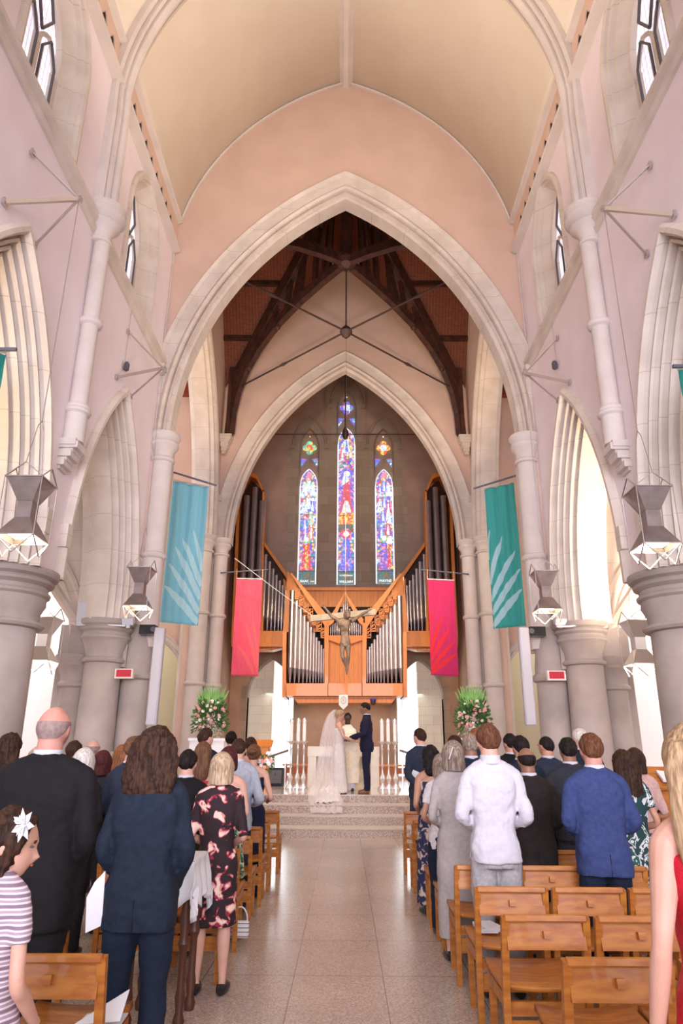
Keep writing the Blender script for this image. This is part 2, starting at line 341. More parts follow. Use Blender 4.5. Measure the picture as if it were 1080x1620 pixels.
def clere(cx, hw, z0, zb, c, n=12): return arch(hw, c, z0, n, zb, cx)
wino = 0; trimn = 0
QUAT = lambda: None
for sx, side in ((-1, 'left'), (1, 'right')):
    fn = lambda a, z, d, sx=sx: (sx*(WX+d), a, z)
    outer = [(YN+.1, 13.35), (YB, 13.35), (YB, 3.7)]
    pts = []
    for cy in reversed(BAYS): pts += arch(1.62, 3.25, SPR, 18, 3.7, cy)
    outer = [(YB, 13.35), (YB, 3.7)] + pts + [(YN+.1, 3.7), (YN+.1, 13.35)]
    holes = [clere(cy, .84, 11.15, 9.55, .42) for cy in BAYS[:3]]
    struct(plate(outer, holes, WT, fn, 'wall_nave_'+side, M['plaster_side']))
    # arcade arch mouldings
    for bi, cy in enumerate(BAYS):
        pr = [(-.13, .02), (-.13, -.05), (-.08, -.11), (-.02, -.11), (.015, -.04), (.015, .06), (.045, .06), (.055, .01), (.085, .0), (.10, .03), (.10, .15), (.13, .15), (.14, .10), (.17, .09), (.185, .12), (.185, .25), (.215, .25), (.225, .19), (.255, .18), (.27, .22), (.27, .34), (.30, .34), (.31, .29), (.335, .29), (.345, .33), (.345, .58), (.26, .61), (.26, .69), (.18, .69), (.18, .77), (.09, .77), (.09, .92)]
        k = MB(); moulding(k, pr, 1.62, 3.25, SPR, fn, 18, 3.7, cy)
        trimn += 1; struct(k.build('trim_arcade_arch', M['stone'], smooth=24, fixn=False))
        # hood stop block
        if bi < 3:
            for s2 in (-1, 1):
                k = MB(); k.box((sx*(WX-.05), cy+s2*1.70, 3.98+.35), (.14, .16, .34)); struct(k.build('trim_hood_stop', M['stone'], smooth=0))
    # string course and cornice
    k = MB(); k.grid([[(sx*(WX+dx), y, z) for dx, z in ((.02, 9.22), (-.04, 9.24), (-.07, 9.30), (-.04, 9.34), (-.05, 9.37), (-.11, 9.41), (-.12, 9.47), (-.02, 9.56), (.02, 9.56))] for y in (YB, YN-.02)])
    struct(k.build('trim_string_course', M['stone'], smooth=25))
    k = MB(); k.box((sx*(WX-.04), YN-.12, 9.24), (.2, .22, .12)); k.box((sx*(WX-.03), YN-.12, 9.15), (.14, .16, .08)); struct(k.build('trim_string_stop', M['stone'], smooth=0))
    # quatrefoil band: pierced strip
    zq = 12.78; qh = []
    def quat(cy, cz, r=.075):
        L = []
        for q in range(4):
            for j in range(9):
                t = math.radians(-93+186*j/8)+PI/2*q; L.append((cy+.062*math.cos(PI/2*q)+.058*math.cos(t), cz+(.062*math.sin(PI/2*q)+.058*math.sin(t))*1.7))
        return L
    qy = [cy0+i*.4 for cy0 in (9.62, 5.52, 1.42) for i in range(8)]
    plate([(YB, 12.42), (YN, 12.42), (YN, 13.25), (YB, 13.25)], [quat(y, zq) for y in qy], .02, lambda a, z, d, sx=sx: (sx*(WX-.05+d), a, z), 'wall_frieze_'+side, M['plaster'])['kind'] = 'structure'
    k = MB(); k.box((sx*(WX-.018), (YB+YN)/2, 12.83), (.02, YN-YB, .78)); struct(k.build('wall_frieze_back_'+side, M['dark'], smooth=0))  # black sheet painting the darkness behind the pierced quatrefoils
    for z, p in ((12.42, .10), (13.26, .08)):
        k = MB(); k.grid([[(sx*(WX+dx), y, z+dz) for dx, dz in ((.0, -.10), (-.05, -.07), (-.06-p, -.04), (-.08-p, 0), (-.05-p, .03), (-.06-p*.6, .05), (-.06, .06))] for y in (YB, YN-.02)]); struct(k.build('trim_frieze_moulding', M['rib'], smooth=25))
    # clerestory windows
    for cy in BAYS[:3]:
        wino += 1
        w0 = thing('window_%d' % wino, None, None, (sx*(WX+.45), cy, 9.6)); w0['kind'] = 'structure'
        k = MB(); pr = [(-.12, 0), (-.12, -.05), (-.06, -.07), (0, -.05), (0, 0), (.04, .02), (.05, .10), (.08, .12), (.15, .26), (.20, .28), (.20, .42)]
        moulding(k, pr, .84, .42, 11.15, fn, 12, 9.56, cy); k.build('window_surround', M['stone'], w0, smooth=24, fixn=False)
        k = MB(); k.prism([(sx*(WX+.02), cy-.84, 9.5), (sx*(WX+.02), cy+.84, 9.5), (sx*(WX+.42), cy+.66, 9.85), (sx*(WX+.42), cy-.66, 9.85)], (0, 0, -.12)); k.build('window_sill', M['stone'], w0, smooth=0)
        # glass with two lights and a kite light above
        ch = plate(arch(.66, .36, 11.15, 12, 9.75, cy), [], .02, lambda a, z, d, sx=sx: (sx*(WX+.38+d), a, z), 'pane', M['lattice'] if 'lattice' in M else M['clear'], None)
        ch.parent = w0
        for v in ch.data.vertices: v.co -= Vector(w0.location)
        k = MB(); xx = sx*(WX+.33)
        k.bar((xx, cy, 9.8), (xx, cy, 11.0), .07, .12)
        for s2 in (-1, 1):
            A = arch(.27, .25, 10.85, 8, None, cy+s2*.29)
            k.tube([(xx, a, z) for a, z in A], .035, 6)
            k.bar((xx, cy+s2*.56, 9.8), (xx, cy+s2*.56, 10.9), .05, .1)
        k.build('tracery', M['stone'], w0, smooth=30)
        k = MB(); xx = sx*(WX+.28)
        for s2 in (-1, 1):
            c0 = cy+s2*.29; kite = [(c0, 11.22), (c0+.2, 10.9), (c0+.2, 9.9), (c0-.2, 9.9), (c0-.2, 10.9)]
            for i in range(5): k.bar((xx, *kite[i]), (xx, *kite[(i+1) % 5]), .03)
        kite = [(cy, 12.05), (cy+.24, 11.55), (cy, 11.1), (cy-.24, 11.55)]
        for i in range(4): k.bar((xx, *kite[i]), (xx, *kite[(i+1) % 4]), .035)
        k.build('casement', M['frame'], w0, smooth=0)
    # wall shafts + vault ribs
    for py in (8.9, 4.8, .7):
        first = py == 8.9; near_ = py == 4.8
        root = thing('wall_shaft', ('slender cream shaft between clerestory windows on the %s nave wall' if first else 'slender cream shaft on the %s nave wall, second from the chancel' if near_ else 'slender cream shaft on the %s nave wall above the camera') % side, 'shaft', (sx*(WX-.12), py, 5.5), 0)
        X = sx*(WX-.12)
        k = MB(); k.lathe([(.155, 5.62), (.155, 6.05), (.19, 6.08), (.20, 6.11), (.165, 6.15), (.18, 6.18), (.145, 6.22), (.13, 6.25), (.128, 7.55), (.17, 7.58), (.185, 7.62), (.17, 7.66), (.128, 7.69), (.125, 9.10)], (X, py, 0)); k.build('shaft', M['rib'], root)
        k = MB(); k.lathe([(.125, 9.08), (.165, 9.10), (.18, 9.14), (.14, 9.18), (.15, 9.25), (.20, 9.36), (.25, 9.42), (.28, 9.45), (.25, 9.49), (.31, 9.53), (.345, 9.58), (.345, 9.63), (.32, 9.68), (.34, 9.71), (.34, 9.76)], (X+sx*.03, py, 0), 28); k.build('capital', M['rib'], root)
        k = MB()
        for i, (dz, dx) in enumerate(((0, .0), (-.13, .05), (-.26, .10))): k.box((X+sx*(.0+dx), py, 5.54+dz), (.28-.06*i, .30, .10)); k.box((X+sx*(.03+dx), py, 5.47+dz), (.2-.05*i, .24, .06))
        k.box((X+sx*.06, py, 5.58), (.34, .34, .1)); k.build('corbel', M['rib'], root, smooth=0)
        # vault rib : profile (dy, depth inward)
        path = [(-(WX+.0), 9.72), (-(WX+.0), 10.6), (-(WX+.0), 11.6)] + [(-(R0*math.cos(a)-VC), VZ+R0*math.sin(a)) for R0 in (VR-.01,) for a in [ .04+ (math.acos(VC/VR)-.04)*i/24 for i in range(25)]]
        prof = [(-.29, -.02), (-.29, .10), (-.25, .14), (-.23, .14), (-.225, .11), (-.20, .11), (-.19, .18), (-.14, .20), (-.13, .16), (-.10, .16), (-.09, .22), (-.05, .26), (0, .275), (.05, .26), (.09, .22), (.10, .16), (.13, .16), (.14, .20), (.19, .18), (.20, .11), (.225, .11), (.23, .14), (.25, .14), (.29, .10), (.29, -.02)]
        k = MB(); rows = []
        for i, (x, z) in enumerate(path):
            a = Vector(path[max(i-1, 0)]); b2 = Vector(path[min(i+1, len(path)-1)]); d = (b2-a).normalized(); nrm = Vector((d.y, -d.x))
            if i == len(path)-1: nrm = Vector((0, -1))
            rows.append([(-sx*(x+nrm.x*dp) if sx > 0 else (x+nrm.x*dp), py+dy, z+nrm.y*dp) for dy, dp in prof])
        k.grid(rows); struct(k.build('trim_vault_rib', M['rib'], smooth=24))
# ---- nave columns
def column(x, y, r, label, zc=3.72, cap=.64, n=40, mt='column', z0=0, group=None, base=True):
    root = thing('nave_column', label, 'column', (x, y, z0), 0, group)
    k = MB(); k.lathe([(r*1.06, z0+.0), (r*1.06, z0+.3), (r*1.03, z0+.5), (r, 1.5), (r*.96, zc-.75)], (x, y, 0), n); k.build('shaft', M[mt], root)
    s = cap/.64
    k = MB(); k.lathe([(r*.96, zc-.77), (r*1.10, zc-.755), (r*1.16, zc-.72), (r*1.10, zc-.685), (r*.98, zc-.67), (r*1.0, zc-.55), (r*1.12, zc-.44), (cap*.80, zc-.36), (cap*.86, zc-.33), (cap*.87, zc-.30), (cap*.82, zc-.27), (cap*.80, zc-.22), (cap*.90, zc-.18), (cap*.92, zc-.15), (cap*.88, zc-.12), (cap*.97, zc-.09), (cap, zc-.05), (cap*.99, zc), (r*.8, zc+.01)], (x, y, 0), n); k.build('capital', M[mt], root)
    if base:
        k = MB(); k.lathe([(r*1.5, z0), (r*1.5, z0+.12), (r*1.35, z0+.16), (r*1.4, z0+.2), (r*1.08, z0+.28)], (x, y, 0), n); k.build('base', M[mt], root)
    return root
for sx, side in ((-1, 'left'), (1, 'right')):
    column(sx*4.47, 8.9, .46, 'thick round stone nave column at the far %s edge of the picture' % side)
    column(sx*4.47, 4.8, .46, 'round nave column just outside the %s edge nearer the camera' % side)
    column(sx*4.40, 12.72, .34, 'middle round column of the clustered pier under the %s lantern' % side, cap=.52)
    # neighbours of the cluster
    root = thing('pier_shaft', 'cream pier shaft beside the white screen on the %s, under the chancel arch' % side, 'column', (sx*3.86, 13.02, 0))
    k = MB(); k.lathe([(.31, 0), (.30, .6), (.275, 2.7)], (sx*3.88, 13.05, 0), 32); k.build('shaft', M['column'], root)
    k = MB(); k.lathe([(.275, 2.68), (.33, 2.71), (.35, 2.76), (.32, 2.82), (.29, 2.84), (.29, 2.95), (.25, 3.3), (.2, 3.7)], (sx*3.88, 13.05, 0), 32); k.build('necking', M['column'], root); struct(root)
    root = thing('aisle_respond', 'stone respond shaft with ringed capital on the aisle side of the %s pier' % side, 'column', (sx*5.0, 13.0, 0))
    k = MB(); k.lathe([(.29, 0), (.27, .6), (.25, 2.55)], (sx*4.98, 13.0, 0), 28); k.build('shaft', M['column'], root)
    k = MB(); k.lathe([(.25, 2.53), (.30, 2.56), (.31, 2.6), (.27, 2.65), (.27, 2.75), (.33, 2.88), (.37, 2.93), (.36, 2.98), (.40, 3.05), (.40, 3.12), (.36, 3.13)], (sx*4.98, 13.0, 0), 28); k.build('capital', M['column'], root); struct(root)
    k = MB(); k.box((sx*4.75, 13.45, 1.87), (1.3, .8, 3.7)); k.box((sx*4.55, 13.2, 3.3), (1.1, .9, .8)); struct(k.build('wall_pier_'+side, M['column'], smooth=0))

# ================================================================ CHANCEL ARCH WALL (Y = 13)
HW = 3.72; CA = 3.6
def gable_wall(Y, th, name, matl, jamb=3.74, extra=5.1, top=None, hw=HW, spr=7.7, z0=0):
    A = arch(hw+.14, CA, spr, 30)
    L = [(-jamb-.14, z0), (-jamb-.14, spr-.02)] + A + [(jamb+.14, spr-.02), (jamb+.14, z0), (extra, z0)] + top + [(-extra, z0)]
    return plate(L, [], th, lambda a, z, d: (a, Y+d, z), name, matl)
struct(gable_wall(13.0, .55, 'wall_chancel_arch', M['plaster'], top=[(5.1, 13), (4.6, 15), (2.5, 18), (0, 19), (-2.5, 18), (-4.6, 15), (-5.1, 13)], extra=5.1))
k = MB(); pr = [(-.62, .02), (-.62, -.05), (-.58, -.09), (-.53, -.05), (-.51, -.02), (-.27, -.02), (-.26, .05), (-.235, -.05), (-.19, -.10), (-.15, -.05), (-.13, .06), (-.10, .06), (-.10, .0), (-.06, -.02), (-.045, .06), (-.01, .05), (.01, .08), (.02, .10), (.02, .48), (-.02, .52), (-.1, .54), (-.14, .60), (-.36, .60), (-.38, .56)]
moulding(k, pr, HW, CA, 7.7, lambda a, z, d: (a, 13.0+d, z), 34, None)
# inner bead line of the mould near the wall/vault
struct(k.build('trim_chancel_arch', M['stone'], smooth=24, fixn=False))
k = MB()
vp2 = vault_prof(26, .02)
k.tube([(x, YN-.02, z) for x, z in vp2], .035, 6); struct(k.build('trim_wall_rib', M['rib']))
for sx, side in ((-1, 'left'), (1, 'right')):
    k = MB(); k.tube([(sx*(WX-.02), YN-.02, 9.6), (sx*(WX-.02), YN-.02, 12.4)], .02, 6); struct(k.build('trim_corner_bead', M['rib']))
def respond(x, y, r, zc, zlow, label, rings, capr=None, mt='rib', name='arch_respond', cs=1.0):
    root = thing(name, label, 'column', (x, y, zlow))
    k = MB(); pr = [(r*1.12, zlow)]
    for zr_ in sorted(rings): pr += [(r*1.0, zr_-.10), (r*1.0, zr_-.09), (r*1.2, zr_-.06), (r*1.28, zr_-.02), (r*1.2, zr_+.02), (r*1.0, zr_+.05)]
    pr += [(r*.97, zc-.62*cs)]
    k.lathe(pr, (x, y, 0), 28); k.build('shaft', M[mt], root)
    q = capr or r*1.5
    k = MB(); k.lathe([(r*.97, zc-.64*cs), (r*1.15, zc-.62*cs), (r*1.22, zc-.58*cs), (r*1.1, zc-.54*cs), (r*.98, zc-.52*cs), (r*1.02, zc-.42*cs), (q*.84, zc-.32*cs), (q*.93, zc-.28*cs), (q*.93, zc-.22*cs), (q*.84, zc-.17*cs), (q*.92, zc-.13*cs), (q*1.0, zc-.08*cs), (q*1.0, zc-.03*cs), (q*.95, zc)], (x, y, 0), 28); k.build('capital', M[mt], root)
    struct(root); return root
for sx, side in ((-1, 'left'), (1, 'right')):
    respond(sx*3.80, 13.12, .21, 7.75, 3.3, 'tall cream shaft carrying the great chancel arch on the %s' % side, [5.12], .33)
    k = MB(); k.box((sx*3.92, 13.4, 5.5), (.42, .62, 4.4)); struct(k.build('trim_respond_core', M['rib'], smooth=0))

# ================================================================ CROSSING : side arches, east arch, transepts
Y2 = 21.2; SX = 4.2; YC = 17.4; RIDGE = 19.5; EAVE = 13.45
for sx, side in ((-1, 'left'), (1, 'right')):
    fn = lambda a, z, d, sx=sx: (sx*(SX+d), a, z)
    hw = 3.15; c = 3.6; spr = 7.75
    L = [(13.98, 0), (14.0, spr)] + [(YC+(a), z) for a, z in arch(hw+.21, c, spr, 22)] + [(20.75, 0), (Y2+.2, 0), (Y2+.2, EAVE-.3), (YC, RIDGE), (13.6, EAVE-.3), (13.6, 0)]
    struct(plate(L, [], .7, fn, 'wall_crossing_'+side, M['plaster']))
    k = MB(); pr = [(-.40, .02), (-.40, -.05), (-.36, -.08), (-.30, -.03), (-.16, -.03), (-.14, -.07), (-.09, -.09), (-.05, -.04), (-.05, .03), (0, .04), (.02, .0), (.06, .0), (.08, .05), (.08, .12), (.12, .14), (.14, .2), (.14, .60), (.06, .66), (.0, .74), (-.2, .74)]
    moulding(k, pr, hw+.15, c, spr, fn, 24, 7.7, YC); struct(k.build('trim_crossing_arch', M['stone'], smooth=24, fixn=False))
    # shafts: one for side arch, one for east arch
    respond(sx*4.40, 20.62, .258, 7.84, .62, 'cream shaft behind the teal banner, left of its pair, on the left crossing pier' if sx < 0 else 'cream shaft behind the teal banner, right of its pair, on the right crossing pier', [3.31, 5.40], .36, cs=.88)
    respond(sx*3.92, 20.92, .22, 7.80, .62, 'cream shaft nearest the organ, carrying the inner arch on the %s' % side, [3.28, 5.36], .33, cs=.88)
    respond(sx*4.40, 14.1, .258, 7.84, .62, 'cream crossing shaft on the back of the chancel arch pier at %s' % side, [3.31, 5.40], .36, cs=.88)
    k = MB(); k.box((sx*4.58, 21.0, 4.1), (.8, .46, 7.1)); k.box((sx*4.1, 21.1, 4.1), (.45, .3, 7.1)); k.box((sx*4.5, 13.9, 4.1), (.6, .5, 7.1)); struct(k.build('wall_crossing_pier_'+side, M['rib'], smooth=0))
    # transept
    fo = arch(1.0, .7, 2.95, 14, .62, 0)
    L = [(4.56, 0)] + [(5.84+a, z) for a, z in arch(1.1, .75, 3.09, 14, 0, 0)] + [(9.9, 0), (9.9, 13.5), (4.56, 13.5)]
    struct(plate(L, [], .5, lambda a, z, d, sx=sx: (sx*a, Y2+d, z), 'wall_transept_east_'+side, M['plaster']))
    k = MB(); pr = [(-.22, .01), (-.22, -.05), (-.17, -.08), (-.12, -.04), (-.05, -.04), (-.03, -.08), (.02, -.05), (.03, .03), (.07, .04), (.07, .5)]
    moulding(k, pr, 1.1, .75, 3.09, lambda a, z, d, sx=sx: (sx*a, Y2+d, z), 16, 3.0, 5.84); struct(k.build('trim_transept_arch', M['rib'], smooth=24, fixn=False))
    respond(sx*4.78, 21.1, .14, 3.12, .62, 'short cream shaft with capital beside the small transept arch on the %s' % side, [], .22, cs=.62)
    k = MB(); k.box((sx*9.85, 17.4, 6.7), (.3, 8.4, 13.6)); struct(k.build('wall_transept_'+side, M['white'], smooth=0))
    L = [(4.6, 3.9), (4.6, 13.5), (9.9, 13.5), (9.9, 0), (8.3, 0), (8.3, 3.2), (6.6, 6.0), (5.2, 3.9)]
    struct(plate(L, [], .4, lambda a, z, d, sx=sx: (sx*a, 13.3+d, z), 'wall_transept_west_'+side, M['plaster']))
    k = MB(); k.box((sx*7.6, 16.4, 3.3), (4.3, .2, 6.6)); struct(k.build('wall_aisle_end_'+side, M['white'], smooth=0))
    # timber wall plate + carved band
    root = thing('timber_cornice', 'red brown timber cornice with a round carving atop the %s transept wall' % side, 'cornice', (sx*5.2, Y2-.05, 13.1))
    k = MB(); k.box((sx*7.2, Y2-.10, 13.46), (5.2, .18, .66)); k.box((sx*7.2, Y2-.16, 13.80), (5.2, .30, .09)); k.box((sx*7.2, Y2-.14, 13.12), (5.2, .26, .07)); k.build('cornice_board', M['roofred'] if 'roofred' in M else M['roofwood'], root, smooth=0)
    for j in range(3):
        k = MB(); X = sx*(5.2+j*1.5); k.tube([(X+.17*math.cos(a), Y2-.21, 13.46+.17*math.sin(a)) for a in np.linspace(0, 2*PI, 15)], .03, 6); k.lathe([(.05, 0), (.07, .02), (.02, .05)], (X, Y2-.19, 13.46), 10, axis=(0, -1, 0)); k.build('carved_roundel', M['roofwood'], root)
    # room behind transept arch
    k = MB(); k.box((sx*6.9, 24.2, 3), (4.8, .2, 6)); k.box((sx*4.7, 23.0, 3), (.15, 2.6, 6)); struct(k.build('wall_side_chapel_'+side, M['cream_room'], smooth=0))
    k = MB(); k.box((sx*6.9, 23.0, 5.6), (4.8, 3.0, .1)); struct(k.build('ceiling_side_chapel_'+side, M['white'], smooth=0))
    # nave aisle beyond the arcade
    k = MB(); k.box((sx*8.5, 6.5, 3.6), (.3, 22, 7.3)); struct(k.build('wall_aisle_'+side, M['white'], smooth=0))
    k = MB(); k.add([(sx*4.85, YB, 9.0), (sx*8.6, YB, 6.9), (sx*8.6, 13.3, 6.9), (sx*4.85, 13.3, 9.0)], [(0, 1, 2, 3)]); struct(k.build('ceiling_aisle_'+side, M['rib'], smooth=0))
    k = MB()
    L = [(4.9, 9.2)] + [(4.9, 3.1)] + [(6.62+a, z) for a, z in arch(1.5, 1.2, 3.15, 16)] + [(8.12, 0), (8.5, 0), (8.5, 9.2)]
    struct(plate(L, [], .5, lambda a, z, d, sx=sx: (sx*a, 12.95+d, z), 'wall_aisle_arch_'+side, M['stone']))
    k = MB(); pr = [(-.30, .01), (-.30, -.06), (-.24, -.08), (-.18, -.03), (-.10, -.03), (-.07, -.07), (-.02, -.07), (0, .0), (.05, .02), (.07, .1), (.07, .5)]
    moulding(k, pr, 1.5, 1.2, 3.15, lambda a, z, d, sx=sx: (sx*a, 12.95+d, z), 16, 3.1, 6.62); struct(k.build('trim_aisle_arch', M['stone'], smooth=24, fixn=False))
    # diagonal rib of the aisle vault seen through the arcade
    for y0, y1 in ((12.9, 9.2), (8.8, 5.0)):
        k = MB(); pts = []
        for t in np.linspace(0, 1, 14): pts.append((sx*(4.95+3.4*t), y0+(y1-y0)*t, 3.6+3.6*math.sin(PI*min(t, .98)*.5+.0)))
        k.tube(pts, .10, 8); struct(k.build('trim_aisle_rib', M['stone']))
    # white respond & tiny column by the aisle white wall
    respond(sx*5.55, 15.6, .14, 2.6, 0, 'small white shaft standing by the bright aisle wall on the %s' % side, [], .22, mt='white', cs=.6)
# east (sanctuary) arch wall
L_top = [(4.5, EAVE), (0, RIDGE+.2), (-4.5, EAVE)]
struct(plate([(-3.84, .62), (-3.84, 7.75)]+arch(3.82, 3.85, 7.76, 30)+[(3.84, 7.75), (3.84, .62), (4.5, .62)]+L_top+[(-4.5, .62)], [], .42, lambda a, z, d: (a, Y2+d, z), 'wall_east_arch', M['plaster']))
k = MB(); pr = [(-.62, .02), (-.62, -.05), (-.58, -.08), (-.53, -.03), (-.50, -.02), (-.26, -.02), (-.25, .05), (-.22, -.05), (-.17, -.09), (-.12, -.04), (-.11, .07), (-.07, .07), (-.06, .0), (-.02, .05), (.02, .08), (.03, .36), (-.1, .46)]
moulding(k, pr, 3.70, 3.85, 7.76, lambda a, z, d: (a, Y2+d, z), 32); struct(k.build('trim_east_arch', M['stone'], smooth=24, fixn=False))
for sx in (-1, 1):
    k = MB(); k.box((sx*4.17, Y2-.05, 9.3), (.2, .16, .2)); struct(k.build('trim_hood_stop', M['stone'], smooth=0))
# ---- cross-gabled boarded roof over the crossing and transepts
def tri(name, pts, m):
    k = MB(); k.add(pts, [tuple(range(len(pts)))]); o = k.build(name, m, smooth=0); o.modifiers.new('s', 'SOLIDIFY').thickness = .06; return struct(o)
c0 = (0, YC, RIDGE)
for sx, side in ((-1, 'left'), (1, 'right')):
    tri('ceiling_transept_east_'+side, [(sx*SX, Y2, EAVE), c0, (sx*9.9, YC, RIDGE), (sx*9.9, Y2, EAVE)], M['roofwood'])
    tri('ceiling_transept_west_'+side, [(sx*SX, 13.6, EAVE), c0, (sx*9.9, YC, RIDGE), (sx*9.9, 13.6, EAVE)], M['roofwood'])
    tri('ceiling_crossing_east_'+side, [(sx*(SX+.3), Y2+.3, EAVE), c0, (0, Y2+.3, RIDGE)], M['roofwood'])
    tri('ceiling_crossing_west_'+side, [(sx*(SX+.3), 13.5, EAVE), c0, (0, 13.5, RIDGE)], M['roofwood'])
# ---- diagonal timber trusses
root = thing('timber_truss', 'dark timber crossing truss with iron tie rods under the boarded roof', 'roof truss', (0, YC, 15))
CZ = 15.75; zc_ = lambda z: 1.5+(z-1.5)*1.098
CRN = {}
for sx in (-1, 1):
    for sy in (-1, 1):
        cx, cy = sx*3.9, (20.85 if sy > 0 else 13.95)
        def P(s, z, cx=cx, cy=cy): return Vector((cx*(1-s), cy+(YC-cy)*s, z))
        XS = [0, .05, .13, .25, .42, .62, .8, 1]; ZL = [12.0, 13.0, 13.75, 14.35, 14.9, 15.3, 15.55, 15.75]; lowz = lambda s: np.interp(s, XS, ZL)
        low = [P(0, 11.5), P(.01, 12.25), P(.05, 13.0), P(.13, 13.75), P(.25, 14.35), P(.42, 14.9), P(.62, 15.3), P(.8, 15.55), P(1.0, 15.75)]
        k = MB()
        for a, b2 in zip(low[:-1], low[1:]): k.bar(a, b2+(b2-a)*.06, .20, .30)
        k.build('arched_brace', M['beam'], root, smooth=0)
        k = MB(); k.bar(P(.0, 11.5), P(.0, 14.0), .24, .26); k.build('wall_post', M['beam'], root, smooth=0)
        k = MB(); k.bar(P(.0, EAVE-.1), P(1, RIDGE-.15), .24, .42); k.build('principal_rafter', M['beam'], root, smooth=0)
        for s in (.12, .25, .38, .5, .62, .74, .86):
            zl = lowz(s); zu = EAVE+(RIDGE-EAVE)*s-.1
            k = MB(); k.bar(P(s, zl), P(min(1, s+.03), zu), .13, .15); k.build('strut', M['beam'], root, smooth=0)
        for s in (.3, .55, .8):
            zl = lowz(s); zu = EAVE+(RIDGE-EAVE)*(s+.15)-.1
            k = MB(); k.bar(P(s, zl), P(s+.13, zu), .1, .12); k.build('strut', M['beam'], root, smooth=0)
        k = MB()
        for s, z in ((.03, 12.5), (.05, 12.85), (.16, 13.75), (.42, 14.75)): k.lathe([(.03, -.14), (.10, -.07), (.11, 0), (.06, .08)], P(s, z), 8)
        k.build('carved_boss', M['beam'], root)
        # iron rods from hub
        hub = Vector((.02, YC, 13.22)); e = P(.07, 13.15)
        k = MB(); k.tube([hub, e], .028, 8); mid = hub.lerp(e, .55); d = (e-hub).normalized(); k.tube([mid-d*.18, mid, mid+d*.18], [.03, .055, .03], 8); k.build('tie_rod', M['iron'], root)
        # corbel
        cr = thing('stone_corbel', 'white moulded corbel under the truss foot at the %s %s of the crossing' % ('far' if sy > 0 else 'near', 'left' if sx < 0 else 'right'), 'corbel', (cx, cy, 11.0))
        k = MB(); 
        for zz, hw_, dp in ((11.44, .27, .07), (11.35, .24, .10), (11.26, .20, .09), (11.14, .16, .16), (10.98, .12, .16), (10.86, .08, .1)): k.box((cx+sx*(.18-hw_*.2), cy+.1*sy, zz), (hw_*1.6, hw_*1.6, dp))
        k.build('corbel_block', M['stone'], cr, smooth=0)
k = MB(); k.bar((0.02, YC, 13.25), (.02, YC, 15.7), .045); k.build('hanger_rod', M['iron'], root)
k = MB(); k.lathe([(.05, -.2), (.13, -.12), (.19, 0), (.17, .08), (.08, .18), (.04, .2)], (.02, YC, 13.2), 14); k.build('hub', M['iron'], root)
k = MB(); k.bar((0.02, YC, 15.6), (.02, YC, 19.4), .34, .34); k.lathe([(.08, -.3), (.28, -.18), (.34, 0), (.3, .2)], (.02, YC, 15.75), 8); k.build('king_post', M['beam'], root, smooth=0)
for sx in (-1, 1):
    for s in (.25, .5, .75):   # purlins on the visible transept slopes
        k = MB(); y = Y2+(YC-Y2)*s; z = EAVE+(RIDGE-EAVE)*s-.10; k.bar((sx*SX*(1-s)*.98, y, z), (sx*9, y, z), .12, .16); k.build('purlin', M['beam'], root, smooth=0)

# ================================================================ SANCTUARY
Y3 = 27.4
holes = []
LANC = [(-1.58, 7.92, 14.62, 'left'), (.05, 7.90, 16.6, 'centre'), (1.68, 7.95, 14.62, 'right')]
for cx, zb, zt, _ in LANC: holes.append(arch(.44, .8, zt-.6, 8, zb-.04, cx))
L = [(-4.6, 0)]
for cx in (-2.86, 2.94): L += arch(.9, .8, 3.37, 14, 0, cx)
L += [(4.9, 0), (4.9, 19), (-4.9, 19)]
struct(plate(L, holes, .45, lambda a, z, d: (a, Y3+d, z), 'wall_east', M['shadedwall']))
for sx, side in ((-1, 'left'), (1, 'right')):
    k = MB(); k.box((sx*4.6, 24.6, 9.2), (.3, 6.0, 19.4)); struct(k.build('wall_sanctuary_'+side, M['shadedwall'], smooth=0))
    k = MB(); cx = -2.86 if sx < 0 else 2.94
    moulding(k, [(-.24, .01), (-.24, -.04), (.0, -.04), (.0, .5)], .9, .8, 3.37, lambda a, z, d: (a, Y3+d, z), 14, .6, cx); struct(k.build('trim_east_doorway', M['brownstone'], smooth=24, fixn=False))
    k = MB(); k.box((cx-sx*.02 + sx*.68, 29.0, 3.0), (1.2, .3, 6)); struct(k.build('wall_ambulatory_'+side, M['creamstone'], smooth=0))
    w_ = thing('window_%d' % (20+(sx > 0)), None, None, (cx-sx*.55, 29.3, .7)); struct(w_)
    k = MB(); rows = [[(x, 29.5+.03*math.sin(x*38), z) for x in np.linspace(cx-sx*.02-1.5, cx-sx*.02+1.5, 60)] for z in (.62, 3.55)]; k.grid(rows); k.build('curtain', M['curtain'], w_, smooth=60, fixn=False)
    k = MB(); k.box((cx, 29.55, 4.8), (3.2, .1, 2.5)); k.build('window_head', M['curtain2'], w_, smooth=0)
    k = MB()
    for x in (-1.1, -.55, 0, .55, 1.1): k.box((cx+x, 29.4, 2.1), (.03, .05, 3.0))
    k.build('mullion', M['white'], w_, smooth=0)
k = MB(); k.box((0, 24.6, 19.2), (9.4, 6.6, .2)); struct(k.build('ceiling_sanctuary', M['beam'], smooth=0))
